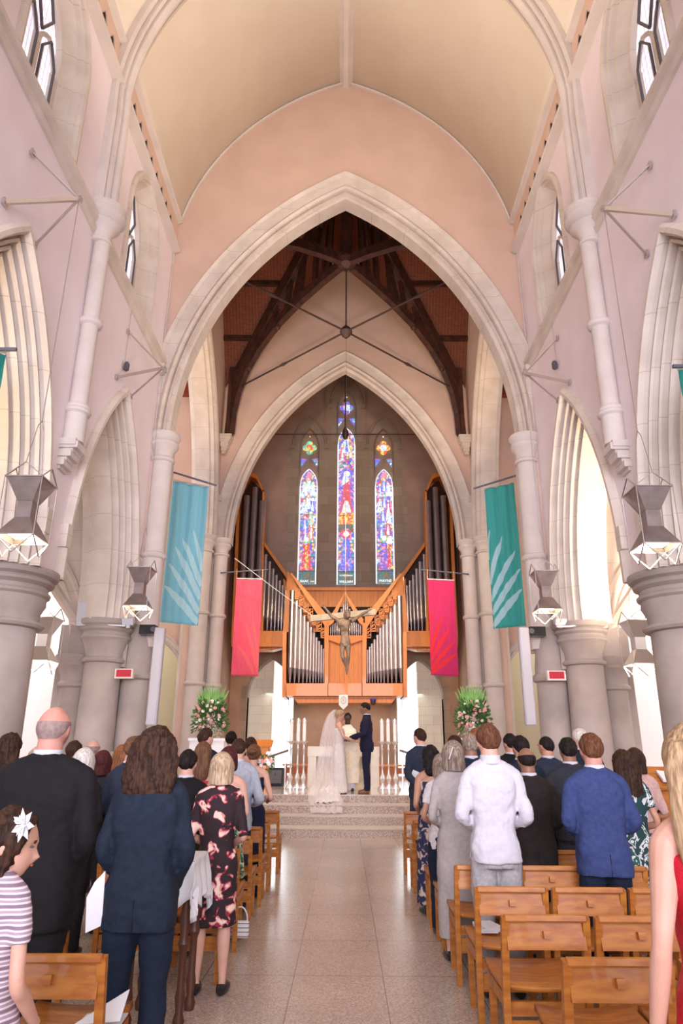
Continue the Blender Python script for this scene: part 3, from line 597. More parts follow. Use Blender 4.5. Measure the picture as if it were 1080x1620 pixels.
# quoined stone field round the lancets
k = MB()
for cx, zb, zt, _ in LANC:
    o_ = arch(.68, 1.0, zt-.65, 10, zb-.1, cx); i_ = arch(.45, .8, zt-.6, 10, zb-.1, cx)
    k.grid([[(a, Y3-.02, z) for a, z in o_], [(a, Y3-.02, z) for a, z in i_], [(a+(cx-a)*.12, Y3+.22, z) for a, z in i_]])
    h = arch(.72, 1.0, zt-.5, 10, None, cx); k.tube([(a, Y3-.04, z) for a, z in h], .05, 6)
    for s2 in (-1, 1): k.box((cx+s2*.75, Y3-.04, zt-.6), (.2, .14, .2))
    j = 0; z = zb-.1
    while z < zt-1.0:
        wq = .30 if j % 2 else .16
        for s2 in (-1, 1):
            if s2*cx > 0 and abs(cx) > 1: k.box((cx+s2*(.66+wq/2), Y3-.005, z+.17), (wq, .03, .335))
        z += .34; j += 1
k.box((-.765, Y3-.003, 11.05), (.38, .02, 6.5)); k.box((.865, Y3-.003, 11.05), (.38, .02, 6.5))
struct(k.build('trim_lancet_surround', M['brownstone'], smooth=0))
# ================================================================ STAINED GLASS (lit from outside)
def glass(name, cols, scale=9, es=1.5, lead=.035):
    m = mat(name, (.3, .3, .3), .3, emis=(1, 1, 1), es=es); nt, b = nodes(m)
    tc = nt.nodes.new('ShaderNodeTexCoord'); v = nt.nodes.new('ShaderNodeTexVoronoi'); v.inputs['Scale'].default_value = scale
    nt.links.new(tc.outputs['Object'], v.inputs['Vector'])
    r = nt.nodes.new('ShaderNodeValToRGB'); r.color_ramp.interpolation = 'CONSTANT'; e = r.color_ramp.elements
    n = len(cols); e[0].position = 0; e[0].color = (*cols[0], 1); e[1].position = 1/n; e[1].color = (*cols[1 % n], 1)
    for i in range(2, n): x = e.new(.18+.64*i/n if n > 2 else .5); x.color = (*cols[i], 1)
    s2 = nt.nodes.new('ShaderNodeSeparateColor'); nt.links.new(v.outputs['Color'], s2.inputs[0]); nt.links.new(s2.outputs[0], r.inputs[0])
    v2 = nt.nodes.new('ShaderNodeTexVoronoi'); v2.feature = 'DISTANCE_TO_EDGE'; v2.inputs['Scale'].default_value = scale; nt.links.new(tc.outputs['Object'], v2.inputs['Vector'])
    lt = nt.nodes.new('ShaderNodeMath'); lt.operation = 'LESS_THAN'; lt.inputs[1].default_value = lead; nt.links.new(v2.outputs['Distance'], lt.inputs[0])
    mx = nt.nodes.new('ShaderNodeMix'); mx.data_type = 'RGBA'; nt.links.new(lt.outputs[0], mx.inputs[0]); nt.links.new(r.outputs[0], mx.inputs[6]); mx.inputs[7].default_value = (.02, .02, .03, 1)
    nt.links.new(mx.outputs[2], b.inputs['Emission Color']); return m
BL, VI, RE, GO, WH, GR, TE, PK, AM = (.05, .10, .75), (.16, .07, .55), (.75, .03, .04), (.95, .55, .06), (.62, .75, .9), (.05, .5, .2), (.03, .32, .36), (.85, .25, .4), (.5, .18, .03)
G = dict(sky=glass('glass_blue_mosaic', [BL, VI, WH, BL, TE, RE, WH, BL], 11), red=glass('glass_red_robe', [RE, (.5, .02, .03), RE, PK, (.55, .02, .1)], 14),
  gold=glass('glass_gold_robe', [GO, AM, GO, (.9, .4, .05), RE], 14), white=glass('glass_white_robe', [WH, (.6, .8, .75), WH, (.8, .75, .6), (.5, .6, .9)], 12),
  blue=glass('glass_blue_robe', [BL, VI, (.1, .2, .8), BL, (.2, .3, .9)], 13), violet=glass('glass_violet_robe', [VI, (.25, .08, .4), BL, VI, PK], 13),
  green=glass('glass_green', [GR, TE, (.1, .6, .4), GR, GO], 13), ground=glass('glass_ground', [TE, (.02, .2, .22), (.25, .28, .05), TE, AM], 10, .55),
  mix=glass('glass_jewel_mosaic', [WH, BL, GO, VI, RE, GR, BL, WH, TE, PK], 10, 1.1), face=glass('glass_face', [(.9, .7, .55), (.95, .85, .75)], 20, 1.4, .01), edge=mat('glass_white_border', (.9, .9, .9), .4, emis=(.80, .92, 1), es=1.05), text=mat('glass_lettering', (.9, .9, .9), .4, emis=(.95, 1, 1), es=1.1), lead=M['frame'])
def disc(k, x, y, z, r, n=16, d=.012): k.prism([(x+r*math.cos(2*PI*i/n), y, z+r*math.sin(2*PI*i/n)) for i in range(n)], (0, -d, 0))
def saint(root, cx, z, h, robe, halo, y, lean=0, wd=.30, inner='white'):
    k = MB(); pts = []
    prof = [(0, 1.0), (.05, .95), (.15, .75), (.3, .62), (.5, .50), (.7, .50), (.82, .44), (.86, .22)]
    L = [(cx-wd*a*.95+lean*(t), z+h*t) for t, a in prof]; Rr = [(cx+wd*a+lean*t, z+h*t) for t, a in reversed(prof)]
    k.prism([(a, y, b) for a, b in L+Rr], (0, -.012, 0)); k.build('robe_glass', G[robe], root, smooth=0)
    k = MB(); k.prism([(cx+lean*t+wd*a, y-.014, z+h*t) for t, a in ((.04, -.3), (.5, -.16), (.72, -.1), (.76, .12), (.5, .2), (.04, .42))], (0, -.01, 0)); k.build('robe_glass', G[inner], root, smooth=0)
    hx, hz = cx+lean, z+h*.92
    k = MB(); disc(k, hx, y-.004, hz, .135*max(.6, h)); k.build('halo_glass', G[halo], root, smooth=0)
    k = MB(); disc(k, hx, y-.02, hz-.01, .07*max(.6, h)); k.build('face_glass', G['face'], root, smooth=0)
def words(txt, x, y, z, size, m, parent, name='lettering', rot=(PI/2, 0, 0), depth=.004, align='CENTER'):
    cu = bpy.data.curves.new(name, 'FONT'); cu.body = txt; cu.size = size; cu.extrude = depth; cu.align_x = align; cu.align_y = 'CENTER'
    t = bpy.data.objects.new(name, cu); C.objects.link(t); bpy.context.view_layer.update()
    me = bpy.data.meshes.new_from_object(t.evaluated_get(bpy.context.evaluated_depsgraph_get())); bpy.data.objects.remove(t)
    me.materials.clear(); me.materials.append(m); o = bpy.data.objects.new(name, me); C.objects.link(o)
    o.rotation_euler = rot; o.location = Vector((x, y, z))-world_loc(parent); o.parent = parent; return o
YG = Y3+.25
for li, (cx, zb, zt, nm) in enumerate(LANC):
    root = thing('window_%d' % (wino+1+li), None, None, (cx, YG, zb)); struct(root)
    zm = zt-2.25
    k = MB(); A = arch(.36, .5, zm, 8, zb, cx); k.prism([(a, YG, z) for a, z in A], (0, -.02, 0)); k.build('stained_glass', G['mix'], root, smooth=0)
    k = MB(); 
    P2 = A+[A[0]]
    for a, b2 in zip(P2[:-1], P2[1:]): k.bar((a[0], YG-.035, a[1]), (b2[0], YG-.035, b2[1]), .026, .02)
    k.build('glass_border', G['edge'], root, smooth=0)
    k = MB()
    for z in np.arange(zb+.55, zm, .62): k.bar((cx-.36, YG-.045, z), (cx+.36, YG-.045, z), .014)
    k.build('saddle_bars', M['frame'], root, smooth=0)
    # small spandrel lights and quatrefoil
    k = MB()
    for s2 in (-1, 1): k.prism([(cx+s2*.36, YG-.0, zm+.82), (cx+s2*.36, YG, zm+1.22), (cx+s2*.12, YG, zm+1.18)], (0, -.03, 0))
    k.build('spandrel_glass', G['sky'], root, smooth=0)
    k = MB(); zq_ = zt-.52
    for q in range(4):
        a = PI/2*q; disc(k, cx+.17*math.cos(a), YG-.001*q, zq_+.19*math.sin(a), .14, 16, .03)
    k.build('quatrefoil_glass', G['sky' if li == 1 else 'green' if li == 0 else 'gold'], root, smooth=0)
    k = MB(); disc(k, cx, YG-.035, zq_, .15); disc(k, cx, YG-.03, zt+.02, .03); k.build('quatrefoil_centre', G['white' if li else 'gold'], root, smooth=0)
    # stone tracery plate behind lights
    k = MB(); k.box((cx, YG+.05, (zm+zt)/2+.2), (.84, .06, zt-zm+.5)); k.build('tracery', M['brownstone'], root, smooth=0)
    k = MB(); k.prism([(cx-.34, YG-.03, zb+.02), (cx+.34, YG-.03, zb+.02), (cx+.34, YG-.03, zb+.8), (cx-.34, YG-.03, zb+.8)], (0, -.012, 0)); k.build('ground_glass', G['ground'], root, smooth=0)
    y = YG-.04
    if li == 0:
        for zz, rb, ha, dx in ((zb+.6, 'red', 'green', .0),): saint(root, cx-.03, zz, 1.45, rb, ha, y, -.02, .30, 'gold')
        for zz, rb, ha, dx in ((zb+1.9, 'violet', 'blue', -.1), (zb+1.95, 'gold', 'red', .14), (zb+2.35, 'blue', 'red', -.13), (zb+2.55, 'green', 'green', .12), (zm-1.35, 'white', 'red', -.17), (zm-1.3, 'blue', 'white', .18), (zm-1.15, 'white', 'gold', 0), (zm-.55, 'white', 'green', .18), (zm-.55, 'white', 'green', -.18), (zm-.35, 'white', 'red', 0)):
            saint(root, cx+dx, zz, .62, rb, ha, y-.015, 0, .17, 'white')
    elif li == 1:
        saint(root, cx, zb+.6, 1.75, 'blue', 'red', y, 0, .31, 'violet')
        k = MB(); k.box((cx, YG-.045, zb+2.85), (.62, .012, .75)); k.build('stained_glass', G['gold'], root, smooth=0)
        k = MB(); k.box((cx, YG-.047, zb+2.45), (.62, .012, .35)); k.build('stained_glass', G['ground'], root, smooth=0)
        k = MB(); k.box((cx, YG-.043, zb+4.0), (.62, .012, 1.5)); k.build('stained_glass', G['violet'], root, smooth=0)
        saint(root, cx, zb+3.15, 1.95, 'red', 'blue', y-.015, .02, .30, 'red')
        k = MB(); k.prism([(cx+a, YG-.085, zb+b_) for a, b_ in ((-.2, 3.15), (.22, 3.15), (.08, 3.65), (-.05, 3.7))], (0, -.01, 0)); k.prism([(cx+a, YG-.085, zb+b_) for a, b_ in ((-.24, 4.35), (.12, 4.6), (.05, 4.85), (-.12, 4.85))], (0, -.01, 0)); k.build('robe_glass', G['white'], root, smooth=0)
        for dx, rb in ((-.18, 'red'), (.18, 'gold')): saint(root, cx+dx, zm-.75, .6, rb, 'gold', y-.015, 0, .16)
        saint(root, cx, zm-.5, .8, 'white', 'gold', y-.02, 0, .2, 'blue')
    else:
        saint(root, cx-.03, zb+.6, 1.5, 'violet', 'green', y, .0, .26, 'violet'); saint(root, cx+.14, zb+.65, 1.35, 'gold', 'white', y+.003, .05, .2, 'red')
        for zz, rb, ha, dx in ((zb+1.95, 'blue', 'blue', -.14), (zb+2.1, 'red', 'red', .14), (zb+2.6, 'white', 'green', .16), (zb+2.7, 'blue', 'gold', -.06), (zm-1.35, 'red', 'violet', .17), (zm-1.3, 'white', 'red', -.18), (zm-1.1, 'blue', 'green', 0), (zm-.55, 'white', 'red', .18), (zm-.6, 'violet', 'red', -.18), (zm-.35, 'blue', 'gold', 0)):
            saint(root, cx+dx, zz, .62, rb, ha, y-.015, 0, .17, 'white')
    wm = G['text']
    if li == 0: words('ISAAC', cx-.09, YG-.055, zb+.13, .135, wm, root); words('AND', cx+.235, YG-.055, zb+.115, .07, wm, root)
    if li == 1: words('WILLIAM', cx, YG-.055, zb+.13, .142, wm, root); words('IN MEMORIAM', cx, YG-.055, zb+.40, .085, wm, root)
    if li == 2: words('MAYNE', cx, YG-.055, zb+.13, .155, wm, root)
# sanctuary iron tie
root = thing('sanctuary_tie_rod', 'thin black iron tie rod crossing in front of the coloured lancet windows', 'tie rod', (0, 24.4, 11))
k = MB(); a = atY(440, 687, 24.4); b2 = atY(655, 687, 24.4); k.bar((-4.4, 24.4, a.z), (4.4, 24.4, b2.z), .03); k.build('horizontal_rod', M['iron'], root, smooth=0)
c2 = atY(546, 686, 24.4)
k = MB(); k.bar((c2.x, 24.4, c2.z), (c2.x, 24.4, 19.1), .05); k.build('hanger_rod', M['iron'], root, smooth=0)
k = MB(); k.lathe([(.02, -.26), (.09, -.2), (.13, -.05), (.13, .05), (.09, .16), (.03, .3)], c2, 10); k.lathe([(.02, -.1), (.07, 0), (.02, .1)], (c2.x, 24.4, c2.z+1.45), 8); k.build('hub', M['iron'], root)

# ================================================================ PIPE ORGAN
YO = 24.15; root = thing('pipe_organ', 'large orange oak pipe organ with stepped silver pipes hung on the east wall', 'organ', (0, YO, 3))
def opipe(x, y, zb, zt, r, zf):
    k = MB(); k.lathe([(r*.25, zb), (r*.3, zb+.02), (r*.95, zf-.03), (r*1.04, zf-.01), (r*1.04, zf+.01), (r, zf+.03), (r, zt)], (x, y, 0), 16)
    k.lathe([(r*.88, zt-.0), (r*.88, zt+.004)], (x, y, 0), 12)
    return k.build('organ_pipe', M['pipe'], root)
LT = [(68, 195), (103, 278), (136, 345), (169, 405), (200, 457), (226, 503), (250, 548), (272, 590), (294, 622), (314, 655), (331, 685)]
LB = [47, 85, 122, 157, 190, 217, 243, 266, 290, 311, 330]
RT = [(980, 240), (942, 312), (907, 375), (876, 432), (848, 480), (822, 510), (791, 568), (768, 606), (745, 643), (724, 670), (707, 695)]
RB = [993, 953, 916, 882, 850, 823, 797, 771, 748, 727, 708]
for T_, B_, s2 in ((LT, LB, -1), (RT, RB, 1)):
    for i, ((tx_, ty_), bx) in enumerate(zip(T_, B_)):
        pb = atY(450+bx/5.4, 900+975/5.4, YO); pt = atY(450+tx_/5.4, 900+ty_/5.4, YO); zf = atY(540, 900+(848+i*4)/5.4, YO).z
        opipe(pb.x, YO-.05 - (.10 if i == 0 else 0), pb.z, pt.z, .097-.005*i, zf)
def pb_(u, v, Y=None): p = atY(u, v, Y or YO); return (p.x, p.y, p.z)
def panel(name, pts, th, m, Y=YO, mi=None):
    k = MB(); k.prism([pb_(u, v, Y) for u, v in pts], (0, th, 0)); return k.build(name, m, root, smooth=0)
W = M['organwood']
panel('base_beam', [(452, 1081), (518, 1081), (518, 1101), (453, 1101)], 1.2, W, YO-.35)
panel('base_beam', [(519, 1081), (572, 1081), (572, 1101), (519, 1101)], 1.2, W, YO-.352)
panel('base_beam', [(573, 1081), (637, 1081), (637, 1101), (573, 1101)], 1.2, W, YO-.35)
panel('underside_board', [(463, 1102), (627, 1102), (620, 1112), (470, 1112)], .9, M['organwood2'], YO-.2)
panel('case_side', [(447, 1000), (453, 1000), (452, 1103), (446, 1103)], 1.4, W, YO-.2); panel('case_side', [(637, 1000), (643, 1000), (644, 1103), (638, 1103)], 1.4, W, YO-.2)
panel('sloping_fin', [(459, 907), (461, 906), (519, 975), (519, 998)], .12, W, YO-.3); panel('sloping_fin', [(635, 908), (633, 907), (577, 975), (577, 998)], .12, W, YO-.3)
panel('case_post', [(513, 985), (520, 985), (519, 1081), (513, 1081)], .14, W, YO-.3); panel('case_post', [(573, 985), (580, 985), (579, 1081), (573, 1081)], .14, W, YO-.3)
panel('centre_gable', [(546, 937), (541, 950), (527, 985), (520, 990), (519, 980)], .1, W, YO-.32); panel('centre_gable', [(546, 937), (550, 950), (568, 985), (574, 990), (575, 980)], .1, W, YO-.32)
panel('centre_panel', [(519, 1008), (546, 1018), (574, 1008), (573, 1081), (519, 1081)], .08, M['organwood2'], YO-.1)
panel('centre_rail', [(519, 1005), (574, 1005), (574, 1012), (546, 1022), (519, 1012)], .2, W, YO-.22)
panel('case_back', [(455, 960), (640, 960), (640, 1082), (455, 1082)], .06, M['dark'], YO+.45)  # back coloured black for the shade between the pipes
panel('back_panel', [(463, 931), (631, 931), (633, 1000), (460, 1000)], .1, M['organwood2'], 26.0); panel('panel_rail', [(463, 929), (631, 929), (631, 934), (463, 934)], .16, W, 25.9)
panel('tower_back', [(455, 903), (462, 912), (500, 985), (500, 1000), (447, 1000)], .08, W, YO+.42); panel('tower_back', [(638, 903), (632, 912), (594, 985), (594, 1000), (646, 1000)], .08, W, YO+.42)
for i in range(15):
    q = abs(i-7); x = 546.5+(i-7)*3.4; pt = atY(x, 948+q*7.5 if q < 4 else 978+q*1.5, YO); pb = atY(x, 1004-max(0, 4-q)*.5, YO); opipe(pt.x, YO+.05, pb.z-.1, pt.z, .037, pb.z+.13)
# fretted brackets stepping under the fins
for s2 in (-1, 1):
    for i in range(7):
        u = (470+i*6.9) if s2 < 0 else (624-i*6.9); v = 940+i*10.2; p = Vector(pb_(u, v, YO-.15)); k = MB()
        w_, h_ = .17, .33
        for dx in (-w_/2, w_/2): k.box((p.x+dx, p.y, p.z), (.022, .05, h_))
        k.box((p.x, p.y, p.z-h_/2), (w_+.02, .05, .045)); k.box((p.x, p.y, p.z+h_/2), (w_+.02, .05, .02))
        for j in range(4): k.bar((p.x-w_/2, p.y, p.z-h_/2+.05+j*.065), (p.x+w_/2*(.2 if j % 2 else 1), p.y, p.z-h_/2+.11+j*.065), .014, .04)
        k.build('fretted_bracket', M['organwood'], root, smooth=0)
# side wings
SIDE_T = [(468, 102), (500, 168), (540, 232), (568, 290), (597, 340), (620, 385), (648, 430)]; SIDE_B = [435, 476, 511, 545, 577, 605, 632]
YS = 25.6
for s2 in (-1, 1):
    mir = (lambda u: u) if s2 < 0 else (lambda u: 1090-u)
    for i, ((tx_, ty_), bx) in enumerate(zip(SIDE_T, SIDE_B)):
        pt = atY(mir(340+tx_/5.786), 860+ty_/5.786, YS); pb = atY(mir(340+bx/5.786), 998, YS); zf = atY(540, 976+i*1.3, YS).z; opipe(pb.x, YS, pb.z, pt.z, .083-.0055*i, zf)
    for (bu, tu, tv) in ((381, 388, 785), (394, 402, 772), (407, 411, 793)):
        pt = atY(mir(tu), tv, YS); pb = atY(mir(bu), 973, YS); opipe(pb.x, YS, pb.z, pt.z, .126, pb.z+.6)
    for i in range(4):
        pt = atY(mir(424+i*6), 898+i*14, YS+.3); opipe(pt.x, YS+.3, pt.z-1.2, pt.z, .03, pt.z-1.0)
    panel('wing_beam', [(mir(u), v) for u, v in ((366, 998), (457, 998), (457, 1023), (366, 1023))], .7, W, YS-.15)
    panel('wing_underside', [(mir(u), v) for u, v in ((376, 1024), (450, 1024), (430, 1029), (376, 1029))], .5, M['organwood2'], YS)
    panel('wing_back', [(mir(u), v) for u, v in ((370, 758), (390, 750), (418, 780), (419, 860), (458, 925), (458, 998), (366, 998))], .06, M['beam'], YS+.5)
    panel('sloping_board', [(mir(u), v) for u, v in ((418, 857), (455, 908), (460, 924), (457, 926), (452, 913), (418, 864))], .6, W, YS-.1)
    panel('tower_frame', [(mir(u), v) for u, v in ((415, 775), (418, 775), (416, 1000), (412, 1000))], .6, W, YS-.1)
    panel('tower_frame', [(mir(u), v) for u, v in ((376, 775), (380, 772), (372, 998), (366, 998))], .6, W, YS-.1)
    panel('tower_cap', [(mir(u), v) for u, v in ((376, 775), (392, 745), (406, 750), (418, 777), (415, 778), (405, 757), (393, 752), (380, 776))], .6, W, YS-.1)
    panel('tower_side', [(mir(u), v) for u, v in ((448, 915), (459, 925), (457, 998), (449, 998))], .4, M['organwood'], YS+.1)
# under-organ things
root = thing('security_camera', 'small dark dome camera with blue light under the organ loft', 'camera', atY(590, 1108, 23.9))
p = atY(590, 1110, 23.9); k = MB(); k.lathe([(.02, -.12), (.07, -.09), (.085, -.03), (.09, .0), (.09, .06), (.03, .10)], p, 14); k.build('dome', M['iron'], root)
k = MB(); k.lathe([(.09, .03), (.11, .05), (.11, .08), (.05, .10)], p, 14); k.build('ring', mat('blue_lens_ring', (.03, .05, .5), .3), root)
root = thing('hanging_pennant', 'small white pointed pennant with green ring emblem above the priest', 'pennant', atY(543, 1108, 20.3))
p = atY(543, 1109, 20.3); k = MB(); k.prism([(p.x+a, p.y, p.z+b_) for a, b_ in ((-.13, .18), (.13, .18), (.13, -.11), (0, -.24), (-.13, -.11))], (0, .015, 0)); k.build('pennant_cloth', M['paper'], root, smooth=0)
k = MB(); k.tube([(p.x+.075*math.cos(a), p.y-.006, p.z+.03+.10*math.sin(a)) for a in np.linspace(0, 2*PI, 17)], .012, 5); k.build('ring_emblem', mat('pale_green_print', (.35, .6, .45), .6), root)
k = MB(); k.prism([(p.x+a, p.y-.006, p.z+.03+b_) for a, b_ in ((-.03, -.05), (.03, -.05), (.03, .04), (0, .06), (-.03, .04))], (0, .004, 0)); k.build('figure_emblem', mat('pale_rose_print', (.7, .45, .38), .6), root, smooth=0)
k = MB(); k.bar((p.x-.16, p.y+.02, p.z+.19), (p.x+.16, p.y+.02, p.z+.19), .02); k.bar((p.x, p.y+.03, p.z+.19), (p.x+.0, p.y+.03, .62), .03); k.build('staff', M['chairwood'], root, smooth=0)

# ================================================================ CRUCIFIX
YX = 20.0; root = thing('crucifix', 'bronze crucifix hanging on thin wires before the organ', 'crucifix', atY(547, 970, YX))
M['cx'] = mat('weathered_bronze', (.30, .215, .15), .5, (.16, .11, .08), 9, metal=.35, bump=.5, bscale=40)
M['cxbeam'] = mat('grey_painted_beam', (.48, .42, .33), .7, (.38, .33, .26), 6)
a = atY(490, 979, YX-.35); b2 = atY(592.5, 968.5, YX+.25)
k = MB(); k.bar(a, b2, .17, .17); k.build('crossbeam', M['cxbeam'], root, smooth=0)
_crux_done = root
root2 = thing('hanging_cable', 'thin white cable slanting from the left shaft to the crossbeam end', 'cable', atY(372, 884, YX-.5))
k = MB(); k.tube([atY(371, 883, 19.0), atY(430, 928, 19.4), a+Vector((.05, 0, .1))], .008, 5); k.build('wire', M['paper'], root2)
k = MB(); p = atY(546, 955, YX); k.tube([(p.x, YX, p.z), (p.x, YX, 19.2)], .006, 5); k.build('hanging_wire', M['steel'], _crux_done)

# ================================================================ BANNERS
def inq(px, quad):      # pixel -> (s, t) in a hanging quad given tl, tr, br, bl
    (x, y) = px; tl, tr, br, bl = quad
    t = (y-(tl[1]+tr[1])/2)/(((bl[1]+br[1])-(tl[1]+tr[1]))/2)
    xl = tl[0]+(bl[0]-tl[0])*t; xr = tr[0]+(br[0]-tr[0])*t; return ((x-xl)/(xr-xl), t)
def banner(name, label, A, B, drop, m, mleaf, leaves, quad, rod, group=None, wave=.03, ph=0):
    """A, B world top corners; drop = length"""
    root = thing(name, label, 'banner', A, 0, group); A = Vector(A); B = Vector(B); n = Vector((-(B-A).y, (B-A).x, 0)).normalized()
    def pt(s, t, off=0):
        f = wave*(.35+.65*(1-t))*math.sin(s*17+ph+t*1.2)+wave*.5*math.sin(s*31+2*ph)+.012*math.sin(t*9+s*4)
        return A.lerp(B, s)+Vector((0, 0, -drop*t))+n*(f+off)
    k = MB(); k.grid([[pt(s, t) for s in np.linspace(0, 1, 97)] for t in np.linspace(0, 1, 40)]); o = k.build('banner_cloth', m, root, smooth=60, fixn=False); so = o.modifiers.new('s', 'SOLIDIFY'); so.thickness = .004
    for tip, rt, wd in leaves:
        s0, t0 = inq(tip, quad); s1, t1 = inq(rt, quad); k = MB(); rows = []
        s1 = min(max(s1, .01), .99); s0 = min(max(s0, .01), .99); t1 = min(t1, .985)
        dv = Vector((s1-s0, (t1-t0)*2.6)); pn = Vector((-dv.y, dv.x)).normalized()
        for off in (-.010, .010):
            rows = []
            for i in range(37):
                q = i/36; wq = wd*(math.sin(PI*min(1, q**.7*.78+.0)))*(1 if q < .8 else 1)
                bow = .05*math.sin(PI*q)*(1 if s1 > s0 else -1)
                cs, ct = s0+(s1-s0)*q+bow, t0+(t1-t0)*q
                r_ = []
                for e in np.linspace(-1, 1, 15):
                    ss = min(max(cs+pn.x*wq*e, .0), 1.0); tt = min(max(ct+pn.y*wq*e/2.6, 0), 1.0); r_.append(pt(ss, tt, off))
                rows.append(r_)
            k.grid(rows)
        k.build('leaf_motif', mleaf, root, smooth=60, fixn=False)
    k = MB(); k.bar(*rod, .036); k.build('banner_rod', mat('dark_grey_rod', (.10, .10, .13), .5), root, smooth=0)
    k = MB(); k.bar(A+Vector((0, 0, .02)), B+Vector((0, 0, .02)), .02); k.bar(A, Vector((A.x, A.y, rod[0].z)), .006); k.bar(B, Vector((B.x, B.y, rod[1].z)), .006); k.build('hanging_wire', M['steel'], root, smooth=0)
    return root
def cloth(name, c, c2, a): 
    m = mat(name, c, .8, c2, 6, stretch=(6, 6, .5), sheen=.2); nt, b = nodes(m); out = nt.nodes['Material Output']; tr = nt.nodes.new('ShaderNodeBsdfTranslucent'); tr.inputs[0].default_value = (*c, 1)
    mx = nt.nodes.new('ShaderNodeMixShader'); mx.inputs[0].default_value = a; nt.links.new(b.outputs[0], mx.inputs[1]); nt.links.new(tr.outputs[0], mx.inputs[2]); nt.links.new(mx.outputs[0], out.inputs[0]); return m
TEAL = cloth('teal_cloth', (.30, .64, .74), (.26, .59, .69), .35); TEAL2 = cloth('deep_teal_cloth', (.08, .50, .46), (.06, .43, .40), .35); TEALL = cloth('pale_teal_leaf', (.56, .82, .86), (.52, .78, .82), .3)
PINK = cloth('pink_cloth', (.92, .15, .23), (.86, .11, .19), .4); PINKL = cloth('orange_pink_leaf', (.92, .19, .20), (.9, .17, .18), .35)
MAG = cloth('magenta_cloth', (.68, .03, .16), (.60, .025, .14), .3); MAGL = cloth('scarlet_leaf', (.85, .03, .05), (.8, .03, .05), .3)
def atZ(u, v, Z): d = ray(u, v); return Vector((CAMX, 0, CAMH))+d*((Z-CAMH)/d.z)
def hang(u, v, Z): return atZ(u, v, Z)
A = hang(274, 760, 7.55); B = hang(329, 771, 7.55)
banner('hanging_banner', 'teal cloth banner with pale leaf pattern hanging left of the chancel', A, B, 3.40, TEAL, TEALL,
  [((304.8, 837), (319, 900), .055), ((287, 852), (318, 922), .07), ((276.7, 868), (317, 942), .075), ((267.4, 894), (315, 962), .075), ((261.5, 927), (314, 980), .08)],
  [(274, 760), (329, 771), (315, 983), (256, 978)], (hang(267, 745, 7.75), hang(342, 768, 7.75)))
A = hang(765, 774, 7.5); B = hang(813, 764, 7.5)
banner('hanging_banner', 'teal cloth banner with pale leaf pattern hanging right of the chancel', A, B, 3.40, TEAL2, TEALL,
  [((774.4, 835), (771, 880), .055), ((794.8, 848), (772.6, 917), .07), ((814, 872), (773.7, 941), .075), ((823.7, 900), (774.8, 961), .075), ((826, 930), (777, 983), .08)],
  [(765, 774), (813, 764), (829, 979), (776, 985)], (hang(749, 773, 7.7), hang(821, 751, 7.7)), ph=1)
A = atY(374, 916, 20.2); B = atY(415, 917, 20.2)
banner('hanging_banner', 'bright pink cloth banner beside the organ on the left', A, B, 2.86, PINK, PINKL, [((398, 975), (408, 1060), .05), ((385, 985), (406, 1064), .06), ((372, 1020), (400, 1066), .06)], [(374, 916), (415, 917), (407, 1070), (361, 1068)], (Vector((-3.86, 20.7, atY(367, 900, 20.2).z)), atY(424, 901, 20.2)), wave=.012, ph=2)
A = atY(676, 917, 20.2); B = atY(718, 919, 20.2)
banner('hanging_banner', 'crimson cloth banner with scarlet leaves beside the organ on the right', A, B, 2.82, MAG, MAGL,
  [((682.6, 964), (677, 1016), .05), ((699, 974), (678, 1033), .06), ((709, 995), (678, 1046), .065), ((716, 1014), (678, 1058), .065), ((719.5, 1033), (679, 1064), .07)],
  [(676, 917), (718, 919), (720, 1068), (677, 1066)], (atY(665, 901, 20.2), Vector((3.86, 20.7, atY(725, 902, 20.2).z))), wave=.008, ph=3)
for s2, (u0, u1), v, lb in ((-1, (-60, 8), 560, 'teal banner edge showing at the far left of the near arch'), (1, (1072, 1140), 587, 'teal banner edge showing at the far right of the near arch')):
    X = s2*3.9; A = atY(u0, v, 6.75); B = atY(u1, v, 6.75); A = Vector((A.x, A.y, B.z if s2 < 0 else A.z)); B = Vector((B.x, B.y, A.z))
    banner('hanging_banner', lb, A, B, .9 if s2 < 0 else 1.0, cloth('deep_green_cloth', (.01, .22, .17), (.01, .18, .14), .2), TEALL, [], None, (A+Vector((-.05, 0, .06)), B+Vector((.12, 0, .06))), ph=4)

